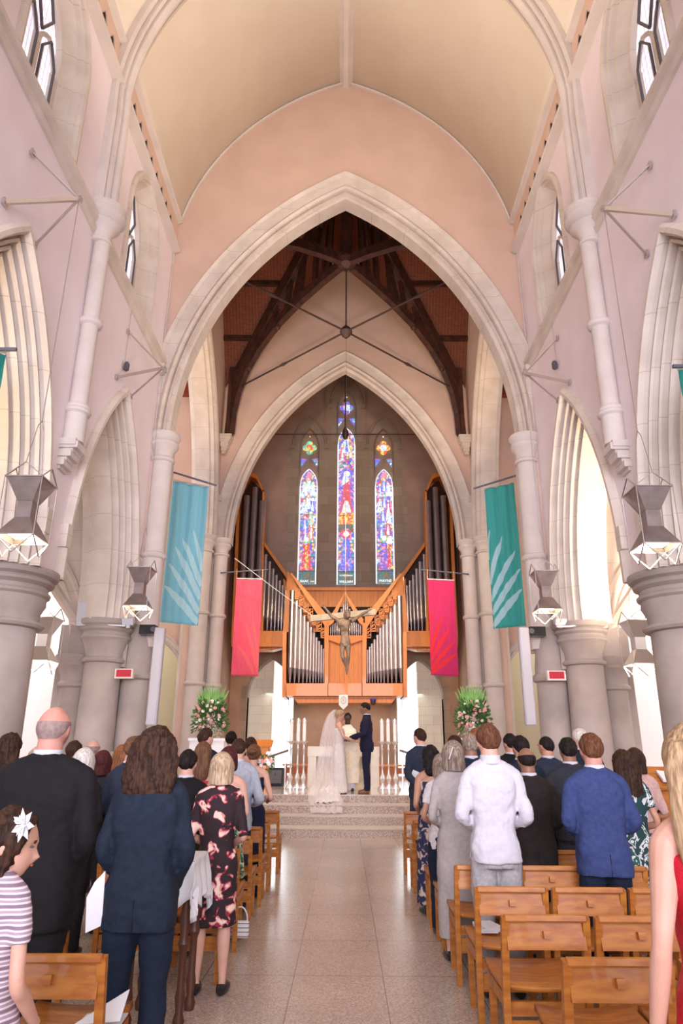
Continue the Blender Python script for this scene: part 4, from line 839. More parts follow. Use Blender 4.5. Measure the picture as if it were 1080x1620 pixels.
# ================================================================ LANTERNS
def make_lantern(parent_label, loc, cord_top, group=None, mt='bronze', s=1.0, glow='glow'):
    root = thing('pendant_lantern', parent_label, 'lantern', loc, 0, group); mb_ = M[mt]
    def sq(h, z): return [(-h, -h, z), (h, -h, z), (h, h, z), (-h, h, z)]
    k = MB()
    for (h0, z0, h1, z1) in ((.085, .60, .19, .84),):
        k.grid([sq(h0, z0), sq(h1, z1)], closed=True); k.grid([sq(h1-.008, z1), sq(h0-.008, z0)], closed=True); k.add(sq(h0, z0), [(0, 1, 2, 3)])
    k.build('upper_funnel', mb_, root, world=False, smooth=0)
    k = MB(); k.grid([sq(.08, .41), sq(.08, .60)], closed=True); k.build('neck', mb_, root, world=False, smooth=0)
    k = MB(); k.grid([sq(.20, .19), sq(.085, .41)], closed=True); k.grid([sq(.192, .19), sq(.08, .40)], closed=True); k.build('lower_shade', mb_, root, world=False, smooth=0)
    k = MB(); k.add(sq(.15, .235), [(0, 1, 2, 3), (3, 2, 1, 0)]); k.build('lamp_panel', M[glow], root, world=False, smooth=0, fixn=False)
    k = MB()
    for i in range(4):
        cs = [(-.2, -.2), (.2, -.2), (.2, .2), (-.2, .2)]; a = cs[i]; b_ = cs[(i+1) % 4]; mid = ((a[0]+b_[0])/2*1.0, (a[1]+b_[1])/2*1.0)
        k.bar((a[0], a[1], .19), (a[0], a[1], .84), .008); k.bar((a[0], a[1], .84), (b_[0], b_[1], .84), .011); k.bar((a[0], a[1], .19), (b_[0], b_[1], .19), .011)
        for c_ in (a, b_): k.bar((c_[0], c_[1], .84), (*mid, 1.0), .011); k.bar((c_[0], c_[1], .19), (*mid, .0), .012)
    k.build('wire_cage', M['steel'], root, world=False, smooth=0)
    k = MB(); zt = 1.5
    k.bar((0, -.2, 1.0), (0, -.07, zt), .006); k.bar((0, .2, 1.0), (0, .07, zt), .006); k.bar((0, -.07, zt), (0, 0, zt+.09), .008); k.bar((0, .07, zt), (0, 0, zt+.09), .008); k.bar((0, 0, zt+.09), (0, 0, cord_top-loc[2]), .008)
    k.build('suspension_cord', M['steel'], root, world=False, smooth=0)
    l = point('lantern_bulb', Vector(loc)+Vector((0, 0, .12)), 9, (1, .84, .62), .12)
    return root
M['glow2'] = mat('aisle_lamp_glow', (1, 1, 1), .5, emis=(1, .97, .95), es=14)
def bracket(tip, anchors, label):
    root = thing('lantern_bracket', label, 'bracket', tip)
    for i, a in enumerate(anchors):
        k = MB(); k.bar(a, tip, .03 if i else .05, .02 if i else .05); k.build('strut', M['steel'], root, smooth=0)
    for a in anchors: k = MB(); k.box(a, (.03, .08, .09)); k.build('wall_plate', M['steel'], root, smooth=0)
    k = MB(); k.box(tip, (.07, .07, .06)); k.build('end_cap', M['steel'], root, smooth=0)
tips = {}
for nm, tip, an, side in (('near', (125, 315), [(8, 320), (52, 242), (55, 388)], 'left'), ('far', (258, 582), [(185, 597), (203, 525), (207, 627)], 'left'), ('near', (955, 330), [(1065, 340), (1027, 262), (1022, 402)], 'right'), ('far', (830, 590), [(900, 605), (881, 535), (882, 633)], 'right')):
    s2 = -1 if side == 'left' else 1
    X = s2*(3.40 if nm == 'near' else 3.42); t = atX(*tip, X); tips[(nm, side)] = t
    bracket(t, [atX(*a, s2*3.97) for a in an], 'steel tripod wall bracket holding the %s %s lantern cord' % (nm, side))
    make_lantern('bronze hourglass pendant lantern in a wire cage, %s one on the %s' % ('nearer and larger' if nm == 'near' else 'farther and smaller', side), (t.x, t.y, 3.40 if nm == 'near' else 3.52), t.z)
for s2, (u, v) in ((-1, (66, 1035)), (1, (1012, 1035))):
    p = atY(u, v, 10.6); make_lantern('bright white pendant lantern hanging in the %s aisle' % ('left' if s2 < 0 else 'right'), (p.x, p.y, 2.55), 7.6, glow='glow2', mt='steel')

# ================================================================ FITTINGS ON THE PIERS
M['greyw'] = mat('pale_grille', (.50, .48, .52), .7)
RED = mat('dark_red_panel', (.42, .01, .03), .4); GREYBOX = mat('light_grey_steel_box', (.58, .58, .64), .5)
for s2, side in ((-1, 'left'), (1, 'right')):
    u, v = (140, 973) if s2 < 0 else (941, 976); p = atY(u, v, 12.45); root = thing('junction_box', 'pale grey electrical box on the %s clustered pier capital' % side, 'electrical box', p)
    k = MB(); k.box(p, (.34, .18, .42)); k.build('box_body', GREYBOX, root, smooth=0); k = MB(); k.lathe([(.012, 0), (.012, .015)], p+Vector((.09*-s2, -.09, .0)), 10, axis=(0, -1, 0)); k.build('lock', M['frame'], root)
    root = thing('white_conduit', 'white cable conduit looping from the %s grey box along the capital' % side, 'cable', p)
    k = MB(); q = lambda a, b_: atY(a, b_, 12.3)
    pts = [(150, 955), (155, 957), (158, 968), (155, 978), (158, 986), (175, 989), (198, 990)] if s2 < 0 else [(930, 900), (935, 940), (930, 957), (925, 962), (922, 975), (920, 988), (900, 991), (880, 991)]
    k.tube([q(*a) for a in pts], .018, 8); k.build('conduit', M['paper'], root)
    u = 203 if s2 < 0 else 886; p = atY(u, 984, 12.4); root = thing('floodlight', 'small floodlight standing on the %s pier capital' % side, 'lamp', p)
    k = MB(); k.box(p+Vector((0, 0, .02)), (.2, .12, .12), (.5, 0, 0)); k.build('lamp_head', GREYBOX, root, smooth=0); k = MB(); k.box(p-Vector((0, -.02, .06)), (.06, .06, .1)); k.build('stand', GREYBOX, root, smooth=0)
    u, v = (235, 997) if s2 < 0 else (848, 1000); p = atY(u, v, 12.7); root = thing('projector', 'small black projector box fixed to the %s pier shaft' % side, 'projector', p)
    k = MB(); k.box(p, (.29, .22, .17)); k.build('body', mat('black_plastic', (.015, .015, .018), .3), root, smooth=0); k = MB(); k.lathe([(.05, 0), (.05, .03), (.035, .03)], p+Vector((-s2*.12, -.11, 0)), 14, axis=(0, -1, 0)); k.build('lens', M['frame'], root)
    k = MB(); k.bar(p+Vector((0, .1, 0)), p+Vector((0, .35, 0)), .04); k.build('mount', M['iron'], root, smooth=0)
    pt = atY(253 if s2 < 0 else 828, 993, 12.62); pb2 = atY(240 if s2 < 0 else 838, 1148, 12.62)
    root = thing('line_array_speaker', 'tall narrow white panel standing upright beside the %s pier' % side, 'loudspeaker', (pt.x, 12.62, pb2.z))
    k = MB(); k.box((pt.x*.5+pb2.x*.5, 12.62, (pt.z+pb2.z)/2), (.19, .13, pt.z-pb2.z)); o = k.build('speaker_body', mat('white_enamel', (.50, .48, .52), .5), root, smooth=0); o.modifiers.new('b', 'BEVEL').width = .02
    k = MB(); k.box((pt.x*.5+pb2.x*.5, 12.58, (pt.z+pb2.z)/2), (.14, .06, (pt.z-pb2.z)*.94)); k.build('grille', M['greyw'], root, smooth=0)
    k = MB(); k.box((pt.x, 12.78, pb2.z+.35), (.08, .25, .06)); k.box((pt.x, 12.78, pt.z-.25), (.08, .25, .06)); k.build('wall_bracket', M['steel'], root, smooth=0)
    u, v = (197, 1066) if s2 < 0 else (879, 1069); p = atY(u, v, 12.33); root = thing('wall_sign', 'dark red panel in a cream frame fixed on the %s round pier' % side, 'sign', p)
    k = MB(); k.box(p, (.32, .10, .17)); k.build('sign_frame', M['rib'], root, smooth=0); k = MB(); k.box(p+Vector((0, -.052, .005)), (.26, .01, .12)); k.build('sign_face', RED, root, smooth=0)
    k = MB(); k.box(p+Vector((0, .12, 0)), (.1, .16, .08)); k.build('sign_mount', M['rib'], root, smooth=0)
    u, v = (294, 1122) if s2 < 0 else (789, 1124); p = atY(u, v, 20.9); root = thing('exit_plate', 'tiny red plate beside the small transept arch on the %s' % side, 'sign', p)
    k = MB(); k.box(p, (.11, .05, .10)); k.build('plate', RED, root, smooth=0); k = MB(); k.box(p+Vector((0, .03, 0)), (.14, .03, .13)); k.build('plate_frame', M['rib'], root, smooth=0)

# small wall lamp on the nave wall
for (u, v), side in (((200, 580), 'left'), ((877, 578), 'right')):
    s2 = -1 if side == 'left' else 1; p = atX(u, v, s2*3.93); root = thing('wall_speaker', 'small black fitting on the %s nave wall above the far arch' % side, 'fitting', p)
    k = MB(); k.lathe([(.02, -.09), (.05, -.06), (.055, .04), (.03, .09)], p, 10); k.build('body', M['frame'], root); k = MB(); k.bar(p, p+Vector((s2*.08, 0, .02)), .02); k.bar(p+Vector((s2*.04, 0, 0)), p+Vector((s2*.04, 0, 1.2)), .008); k.build('cable', M['steel'], root, smooth=0)

# ================================================================ SANCTUARY FURNITURE
MARB = mat('white_marble', (.80, .74, .66), .35, (.74, .65, .55), 4, detail=8)
YA = 18.5; root = thing('altar', 'white marble altar with carved side panels behind the couple', 'altar', (atY(543, 1240, YA).x, YA, .62))
x0 = atY(486, 1220, YA).x; x1 = atY(600, 1220, YA).x; zt = atY(543, 1181, YA).z
k = MB(); k.box(((x0+x1)/2, YA+.4, zt-.12), (x1-x0, .9, .24)); k.build('altar_top', MARB, root, smooth=0)
for a, b_ in ((x0+.01, x0+.22), (x1-.22, x1-.01)):
    k = MB(); k.box(((a+b_)/2, YA+.4, (.62+zt-.24)/2), (b_-a, .88, zt-.24-.62)); k.build('altar_pier', MARB, root, smooth=0)
k = MB(); k.box(((x0+x1)/2, YA+.45, (.62+zt-.24)/2), (x1-x0-.4, .7, zt-.24-.62)); k.build('altar_core', mat('buff_marble', (.62, .52, .40), .5, (.5, .41, .3), 5), root, smooth=0)
for s2 in (-1, 1):
    k = MB(); cxx = (x0+x1)/2+s2*.56
    for j in range(6): k.lathe([(.01, 0), (.05, .02), (.02, .05)], (cxx+.05*math.sin(j*2.2), YA+.1, .78+j*.1), 8, axis=(0, -1, 0))
    k.tube([(cxx+.06*math.sin(j*.9), YA+.09, .66+j*.06) for j in range(12)], .014, 6); k.build('carved_foliage', MARB, root)
SILV = mat('silver_candlestick', (.78, .74, .72), .32, metal=.8); WAX = mat('ivory_wax', (.92, .86, .78), .5, sss=.1)
proto = None
CAND = [(458.6, 463.5, 'left'), (469.7, 472.5, 'left'), (479.4, 481.8, 'left'), (604.9, 603.6, 'right'), (615, 613.3, 'right'), (625.8, 623.4, 'right')]
ORD = {0: 'outermost', 1: 'middle', 2: 'innermost', 3: 'innermost', 4: 'middle', 5: 'outermost'}
for i, (bu, tu, side) in enumerate(CAND):
    Yc = 16.9; p = atY(bu, 1240, Yc); loc = (p.x, Yc, .62)
    lb = 'tall silver floor candlestick with white candle, %s of three on the altar\'s %s' % (ORD[i], side)
    if proto is None:
        proto = thing('candlestick', lb, 'candlestick', loc, 0, 'tall altar candlesticks')
        k = MB(); k.lathe([(.115, 0), (.115, .03), (.09, .06), (.04, .12), (.045, .18), (.065, .24), (.045, .30), (.025, .36), (.02, .5), (.035, .53), (.02, .56), (.018, .85), (.03, .88), (.018, .92), (.02, .98), (.05, 1.0)], (0, 0, 0), 16); k.build('stem', SILV, proto, world=False)
        k = MB(); k.lathe([(.03, .98), (.06, 1.01), (.095, 1.04), (.10, 1.05), (.05, 1.05), (.045, 1.08), (.03, 1.08)], (0, 0, 0), 16); k.build('drip_pan', SILV, proto, world=False)
        k = MB(); k.lathe([(.042, 1.07), (.042, 1.46), (.03, 1.48)], (0, 0, 0), 14); k.build('candle', WAX, proto, world=False)
        k = MB(); k.lathe([(.03, 1.46), (.052, 1.47), (.05, 1.53), (.02, 1.57)], (0, 0, 0), 12); k.build('glass_cap', SILV, proto, world=False)
    else:
        o = copy_tree(proto); o.location = loc; o['label'] = lb
RAIL = mat('brown_handrail', (.22, .12, .07), .4)
for (a, b_, c_, side) in (((427, 1197), (456, 1187), 447, 'left'), ((632, 1187), (651, 1193), 640, 'right')):
    root = thing('handrail', 'brown handrail sloping beside the %s east doorway' % side, 'handrail', atY(c_, 1235, 21))
    A = atY(*a, 21); B = atY(*b_, 21); k = MB(); k.bar(A, B, .07, .06); k.build('rail', RAIL, root, smooth=0)
    k = MB()
    for t in (.25, .85) if side == 'left' else (.2, .8): p = A.lerp(B, t); k.bar(p, (p.x, p.y, .62), .04)
    k.build('post', M['steel'], root, smooth=0)
for (u0, u1, side, vv) in ((447, 492, 'left', 1217), (590, 652, 'right', 1217)):
    a = atY(u0, vv, 26.3); b_ = atY(u1, vv, 26.3); root = thing('low_bench', 'low orange wooden bench against the wall under the organ, %s side' % side, 'bench', ((a.x+b_.x)/2, 26.4, .62))
    k = MB(); k.box(((a.x+b_.x)/2, 26.4, .95), (b_.x-a.x, .45, .06)); k.build('seat', M['organwood'], root, smooth=0)
    for x in (a.x+.1, b_.x-.1): k = MB(); k.box((x, 26.4, .77), (.08, .4, .3)); k.build('leg', M['organwood'], root, smooth=0)
    k = MB(); k.box(((a.x+b_.x)/2, 26.55, .76), (b_.x-a.x-.2, .03, .2)); k.build('apron', M['organwood'], root, smooth=0)
p = atY(413, 1230, 18.0); root = thing('lectern', 'orange wooden lectern beside the bridesmaid at the left of the altar steps', 'lectern', (p.x, 18, .62))
k = MB(); k.box((p.x, 18, 1.1), (.34, .3, .96)); k.build('body', M['organwood'], root, smooth=0); k = MB(); k.box((p.x, 17.97, 1.62), (.5, .4, .05), (.35, 0, 0)); k.build('desk', M['organwood'], root, smooth=0)
p = atY(434, 1230, 18.3); root = thing('monitor_speaker', 'black wedge speaker on the marble beside the orange lectern', 'loudspeaker', (p.x, 18.3, .62))
k = MB(); k.prism([(p.x-.22, 18.1, .62), (p.x-.22, 18.6, .62), (p.x-.22, 18.6, 1.02), (p.x-.22, 18.25, 1.05)], (.44, 0, 0)); k.build('cabinet', mat('black_cabinet', (.02, .018, .022), .6), root, smooth=0); k = MB(); k.box((p.x, 18.13, .84), (.38, .02, .32), (-.33, 0, 0)); k.build('grille', M['frame'], root, smooth=0)

# ---- flower arrangements
LEAF = mat('dark_green_leaf', (.04, .12, .025), .5, (.10, .22, .05), 5); BLADE = mat('bright_green_blade', (.16, .38, .07), .45, (.26, .50, .12), 4)
FP = mat('pink_rose', (.80, .33, .32), .6, (.88, .50, .46), 9); FW = mat('white_rose', (.90, .86, .78), .6); FC = mat('dry_cream_sprig', (.62, .54, .36), .7)
def leafquad(k, p, d, L, wd):
    d = Vector(d).normalized(); s = d.cross(Vector((rng.normal(), rng.normal(), rng.normal()))).normalized(); n_ = d.cross(s)
    p = Vector(p); k.add([p, p+d*L*.5+s*wd, p+d*L, p+d*L*.5-s*wd, p+d*L*.5+n_*wd*.4], [(0, 1, 4), (1, 2, 4), (2, 3, 4), (3, 0, 4)])
def rose(k, c, r):
    c = Vector(c)
    for j, (rr, hh) in enumerate(((1, .25), (.75, .5), (.45, .7))):
        k.lathe([(r*rr*.4, -r*.4+hh*r*.2), (r*rr, r*(hh-.3)), (r*rr*.92, r*(hh+.15)), (r*rr*.5, r*hh)], c, 8, axis=(rng.normal()*.3, -1, .4+rng.normal()*.3))
def flowers(u, v0, v1, Y, side):
    c = atY(u, (v0+v1)/2, Y); s_ = 1.0
    pr_ = thing('flower_pedestal', 'white block pedestal under the flower arrangement on the %s' % side, 'pedestal', (c.x, Y, ZS))
    zt = atY(u, 1168, Y).z; k = MB(); k.box((c.x, Y, (ZS+zt)/2), (.78, .5, zt-ZS)); k.build('plinth', M['white'], pr_, smooth=0); k = MB(); k.box((c.x, Y, zt-.03), (.84, .56, .06)); k.build('top_slab', M['white'], pr_, smooth=0)
    root = thing('flower_arrangement', 'large pink and white rose arrangement with tall green blades on the %s pedestal' % side, 'flowers', (c.x, Y, zt))
    k = MB(); k.lathe([(.10, 0), (.12, .02), (.16, .14), (.2, .22), (.17, .23)], (c.x, Y, zt), 16); k.build('vase', M['white'], root)
    cc = Vector((c.x, Y, zt+.50)); k = MB()
    for i in range(900):
        a = rng.random()*2*PI; e = rng.uniform(-.9, 1.0); r_ = rng.uniform(.35, 1)
        p = cc+Vector((math.cos(a)*.40*r_*(1-.35*max(0, e)), math.sin(a)*.3*r_, e*.40*r_-.02)); leafquad(k, p, (p-cc)+Vector((0, 0, .1)), .10, .022)
    o = k.build('foliage', LEAF, root, smooth=0, fixn=False); o['kind'] = 'stuff'
    kd = MB()
    for i in range(150): a = rng.random()*PI*.9+PI; p = cc+Vector((rng.normal()*.10+.14*(1 if side == 'left' else -1), -.1+rng.normal()*.08, -.38+rng.normal()*.09)); leafquad(kd, p, (rng.normal(), rng.normal(), -.6), .1, .012)
    kd.build('dry_sprigs', FC, root, smooth=0, fixn=False)['kind'] = 'stuff'
    for i in range(44):
        a = rng.uniform(-1.35, 1.35); e = rng.uniform(-.75, .85); p = cc+Vector((math.sin(a)*.36*(1-.3*max(0, e)), -math.cos(a)*.27, e*.38)); k = MB(); rose(k, p, rng.uniform(.028, .045)); k.build('rose', FW if i % 3 == 0 else FP, root)
    for i in range(13):
        a = (i-6)/6; k = MB(); b0 = cc+Vector((a*.1, 0, .15)); L = .62-.18*abs(a)+rng.uniform(-.05, .05); t = b0+Vector((a*.30, rng.uniform(-.05, .05), L)); m_ = b0.lerp(t, .55)+Vector((a*.03, 0, 0)); w_ = .032
        k.add([b0-Vector((w_*.5, 0, 0)), b0+Vector((w_*.5, 0, 0)), m_+Vector((w_, .01, 0)), t, m_-Vector((w_, -.01, 0)), m_+Vector((0, .02, 0))], [(0, 1, 5), (1, 2, 5), (2, 3, 5), (3, 4, 5), (4, 0, 5)]); k.build('leaf_blade', BLADE, root, smooth=0, fixn=False)
flowers(333, 1100, 1165, 16.6, 'left'); flowers(748, 1100, 1165, 16.6, 'right')

# ================================================================ CHAIRS
def make_chair():
    root = thing('church_chair', '', 'chair', (0, 0, 0), 0, None); w_, d_, sh, bh = .43, .42, .41, .745; WD = M['chairwood']
    for sx in (-1, 1):
        k = MB(); k.bar((sx*(w_/2-.018), 0.03, 0), (sx*(w_/2-.018), .012, sh), .034, .034); k.bar((sx*(w_/2-.018), .012, sh-.01), (sx*(w_/2-.018), -.055, bh-.01), .034, .034); k.build('leg', WD, root, world=False, smooth=0)
        k = MB(); k.bar((sx*(w_/2-.03), d_, 0), (sx*(w_/2-.03), d_-.01, sh-.02), .034, .034); k.build('leg', WD, root, world=False, smooth=0)
        k = MB(); k.box((sx*(w_/2-.02), d_/2+.01, .36), (.022, d_-.03, .06)); k.build('seat_rail', WD, root, world=False, smooth=0)
    k = MB(); rows = []
    for y in np.linspace(.03, d_+.03, 6):
        rows.append([(x, y, sh+.012+.018*(abs(x)/(w_/2))**2-.008*math.sin(PI*(y/d_))) for x in np.linspace(-w_/2+.005, w_/2-.005, 7)])
    k.grid(rows); o = k.build('seat', WD, root, world=False, smooth=50); so = o.modifiers.new('s', 'SOLIDIFY'); so.thickness = .024; so.offset = -1
    k = MB(); k.box((0, -.045, .655), (w_-.05, .018, .125), (-.2, 0, 0)); k.build('backrest', WD, root, world=False, smooth=0)
    k = MB(); k.box((0, -.058, .728), (w_-.03, .032, .034), (-.2, 0, 0)); o = k.build('top_rail', WD, root, world=False, smooth=0); o.modifiers.new('b', 'BEVEL').width = .006
    k = MB(); k.box((0, -.068, .66), (.035, .03, .032), (-.2, 0, 0)); k.build('peg', WD, root, world=False, smooth=0)
    k = MB(); k.box((0, .03, .33), (w_-.05, .02, .06)); k.build('back_rail', WD, root, world=False, smooth=0)
    k = MB(); k.box((0, .10, .20), (w_-.06, .16, .012)); k.box((0, .025, .24), (w_-.06, .012, .09)); k.build('book_shelf', WD, root, world=False, smooth=0)
    return root
RY = [3.12, 3.85, 4.57, 5.35, 6.12, 6.92, 7.7, 8.48, 9.65]
chair0 = make_chair(); used = False
RN = ['nearest', 'second', 'third', 'fourth', 'fifth', 'sixth', 'seventh', 'eighth', 'front']
CN = ['at the aisle', 'second in from the aisle', 'third in from the aisle', 'fourth in from the aisle', 'fifth in from the aisle', 'sixth in from the aisle', 'seventh in from the aisle', 'eighth in from the aisle']
def proj(p):
    d = Vector(p)-Vector((CAMX, 0, CAMH)); z = d.dot(CF); return 540+FPX*d.dot(CR)/z, 810-FPX*d.dot(CU)/z
for ri, y in enumerate(RY):
    for s2 in (-1, 1):
        for ci in range(8):
            if s2 < 0 and ci > (2 if ri in (0, 1, 2) else 1): continue
            if s2 > 0 and ri > 4 and ci > 1: continue
            if s2 < 0 and (ri == 1 or (ri == 2 and ci < 2)): continue
            x = s2*(.79+(.08 if ri == 0 else 0)+.225+.452*ci)
            if proj((x-s2*.2, y, .7))[0] > 1085 or proj((x+.2, y, .7))[0] < -5: continue
            if used: o = copy_tree(chair0)
            else: o = chair0; used = True
            o.location = (x, y+rng.normal()*.008, 0); o.rotation_euler = (0, 0, rng.normal()*.012)
            ct = 'plain honey wood church chair %s, %s row on the %s%s' % (CN[ci], RN[ri] if ri in (0, 8) else RN[ri]+' back-to-front', 'left' if s2 < 0 else 'right', '')
            ct = 'honey wood church chair, %s row from the camera, %s, %s side' % (RN[ri], CN[ci], 'left' if s2 < 0 else 'right')
            if ri == 8: ct = 'honey wood church chair nearest the steps, %s, %s side' % (CN[ci], 'left' if s2 < 0 else 'right')
            o['label'] = ct; o['group'] = 'honey wood church chairs'
# ---- booklets and hymn books
def booklet(name, label, loc, rz, size=(.15, .21, .006), m=None, tilt=(0, 0), cat='booklet'):
    root = thing(name, label, cat, loc, rz); k = MB(); sx_, sy_, t = size
    k.box((0, 0, t/2), (sx_, sy_, t)); k.build('pages', M['paper'], root, world=False, smooth=0)
    k = MB(); k.box((0, 0, t+.001), (sx_+.004, sy_+.004, .002)); k.box((0, 0, -.001), (sx_+.004, sy_+.004, .002)); k.build('cover', m or M['paper'], root, world=False, smooth=0)
    root.rotation_euler = (tilt[0], tilt[1], rz); return root
root = thing('folded_booklet', 'folded white booklet lying open on the nearest left chair seat', 'booklet', (-.96, 3.36, .432))
k = MB(); k.add([(-.09, -.09, 0), (.09, -.07, 0), (.085, .07, .005), (-.085, .06, .005), (-.09, -.085, .012), (.09, -.065, .02), (.08, .075, .09), (-.03, .06, .03)], [(0, 1, 2, 3), (4, 5, 6, 7)]); o = k.build('pages', M['paper'], root, world=False, smooth=0, fixn=False); o.modifiers.new('s', 'SOLIDIFY').thickness = .003
for (x, ri, lb) in ((1.36, 1, 'white edged hymn book on the shelf beneath the second row chair, right side'), (1.75, 1, 'pale hymn book on the shelf under the chair beside the blonde woman'), (1.05, 2, 'white booklets stack on the chair shelf behind the white shirted man')):
    booklet('hymn_book', lb, (x-.12, RY[ri]+.10, .208), .1, (.20, .14, .028), M['paper'] if ri == 2 else mat('black_book_cover', (.02, .02, .025), .5), cat='book')
for j in range(4): booklet('booklet', 'white booklet in the small stack on the third row aisle seat, %s' % ['bottom one', 'second from bottom', 'third from bottom', 'topmost one'][j], (.93+.004*j, 4.93-.003*j, .432+.008*j), .1*j, (.12, .17, .006), cat='booklet')
# ---- cloth covered table behind the left rows
root = thing('side_table', 'dark turned leg side table under the white cloth by the left aisle', 'table', (-1.06, 4.65, 0)); DW = mat('dark_turned_wood', (.09, .03, .015), .4)
for x in (-.90, -1.20):
    for y in (4.60, 4.90):
        k = MB(); k.lathe([(.028, 0), (.035, .04), (.02, .08), (.03, .15), (.022, .2), (.022, .38), (.036, .42), (.024, .46), (.034, .55), (.022, .62), (.03, .72), (.03, .84)], (x, y, 0), 12); k.build('leg', DW, root)
k = MB(); k.box((-1.05, 4.75, .845), (.38, .40, .03)); k.build('table_top', DW, root, smooth=0)
root = thing('tablecloth', 'white cloth with jagged hanging corners draped over the dark side table', 'tablecloth', (-1.05, 4.75, .87))
k = MB(); rows = []
for i, v in enumerate(np.linspace(-1, 1, 33)):
    r_ = []
    for u in np.linspace(-1, 1, 49):
        sx_, sy_ = u*.44, v*.44; ox, oy = max(0, abs(sx_)-.195), max(0, abs(sy_)-.205); dr = max(ox, oy)+.35*min(ox, oy)
        z = .866-dr*.98; fx = math.copysign(min(abs(sx_), .195)+ox*.10+.02*math.sin(sy_*38)*min(1, ox*8), sx_); fy = math.copysign(min(abs(sy_), .205)+oy*.12+.022*math.sin(sx_*34)*min(1, oy*8), sy_)
        if max(ox, oy) > .16: z += .03*math.sin(sx_*30+sy_*24)
        r_.append((-1.05+fx, 4.75+fy, z))
    rows.append(r_)
k.grid(rows); o = k.build('cloth', M['paper'], root, smooth=60, fixn=False); o.modifiers.new('s', 'SOLIDIFY').thickness = .004
# striped clutch hanging by the left chairs
p = atY(379, 1470, 6.3); root = thing('striped_bag', 'small cream striped bag beside the left aisle chairs', 'bag', p)
k = MB(); k.box(p, (.15, .05, .12)); o = k.build('bag_body', M['paper'], root, smooth=0); o.modifiers.new('b', 'BEVEL').width = .012
k = MB()
for j in range(4): k.box(p+Vector((0, -.001, -.045+j*.03)), (.152, .053, .007))
k.build('stripes', mat('brown_stripe', (.3, .2, .13), .7), root, smooth=0)
k = MB(); k.tube([p+Vector((.06*math.cos(a), 0, .06+.10*math.sin(a))) for a in np.linspace(0, PI, 10)], .006, 6); k.build('handle', M['paper'], root)
# music stand and side pew at the far right
p = atY(1040, 1245, 6.9); p.x += .12; root = thing('reading_desk', 'brown wooden reading desk at the right wall holding an open book', 'desk', (p.x, 6.9, 0))
k = MB(); k.box((p.x, 6.95, .62), (.34, .3, 1.2)); k.build('body', M['chairwood'], root, smooth=0); k = MB(); k.box((p.x-.02, 6.9, 1.26), (.44, .36, .03), (.5, 0, 0)); k.build('desk_top', M['chairwood'], root, smooth=0)
root = thing('open_book', 'open white book lying on the brown reading desk', 'book', (p.x-.04, 6.8, 1.27)); k = MB(); k.box((p.x-.06, 6.84, 1.275), (.11, .17, .02), (.5, .12, 0)); k.box((p.x+.05, 6.84, 1.275), (.11, .17, .02), (.5, -.12, 0)); k.build('pages', M['paper'], root, smooth=0)
# ================================================================ PEOPLE
def tex(name, size):
    t = bpy.data.textures.new(name, 'CLOUDS'); t.noise_scale = size; t.noise_depth = 2; return t
TX = dict(fold=tex('fold_noise', .13), fine=tex('fine_noise', .05), curl=tex('curl_noise', .035), wave=tex('wave_noise', .07))
def crom(pts, n=5):
    P_ = [np.array(p, float) for p in pts]; out = []
    for i in range(len(P_)-1):
        p0 = P_[max(i-1, 0)]; p1 = P_[i]; p2 = P_[i+1]; p3 = P_[min(i+2, len(P_)-1)]
        for j in range(n):
            t = j/n; out.append(.5*((2*p1)+(-p0+p2)*t+(2*p0-5*p1+4*p2-p3)*t*t+(-p0+3*p1-3*p2+p3)*t**3))
    out.append(P_[-1]); return out
def limb(mb, pts, n=12, sub=5):       # pts: (x,y,z,r)
    q = crom(pts, sub); mb.tube([tuple(p[:3]) for p in q], [max(.001, float(p[3])) for p in q], n)
def torso(mb, rings, n=32, e=2.4, sub=4):     # rings: (cx, cy, cz, rx, ry)
    q = crom(rings, sub); rows = []
    for c in q:
        r_ = []
        for k in range(n):
            a = 2*PI*k/n; ca, sa = math.cos(a), math.sin(a)
            r_.append((c[0]+max(c[3], .002)*math.copysign(abs(ca)**(2/e), ca), c[1]+max(c[4], .002)*math.copysign(abs(sa)**(2/e), sa), c[2]))
        rows.append(r_)
    mb.grid(rows, closed=True); b = len(mb.v)-n*len(rows)
    mb.f.append(tuple(b+k for k in range(n-1, -1, -1))); mb.m.append(0); mb.f.append(tuple(b+(len(rows)-1)*n+k for k in range(n))); mb.m.append(0)
def soft(mb, name, m, parent, vox=.009, sm=3, disp=(), loc=None):
    o = mb.build(name, m, parent, world=False, smooth=180)
    r = o.modifiers.new('r', 'REMESH'); r.mode = 'VOXEL'; r.voxel_size = vox; r.use_smooth_shade = True
    if sm: s_ = o.modifiers.new('s', 'SMOOTH'); s_.iterations = sm; s_.factor = .5
    for t, st in disp:
        d = o.modifiers.new('d', 'DISPLACE'); d.texture = TX[t]; d.strength = st; d.mid_level = .5; d.texture_coords = 'GLOBAL' if False else 'LOCAL'
    return o
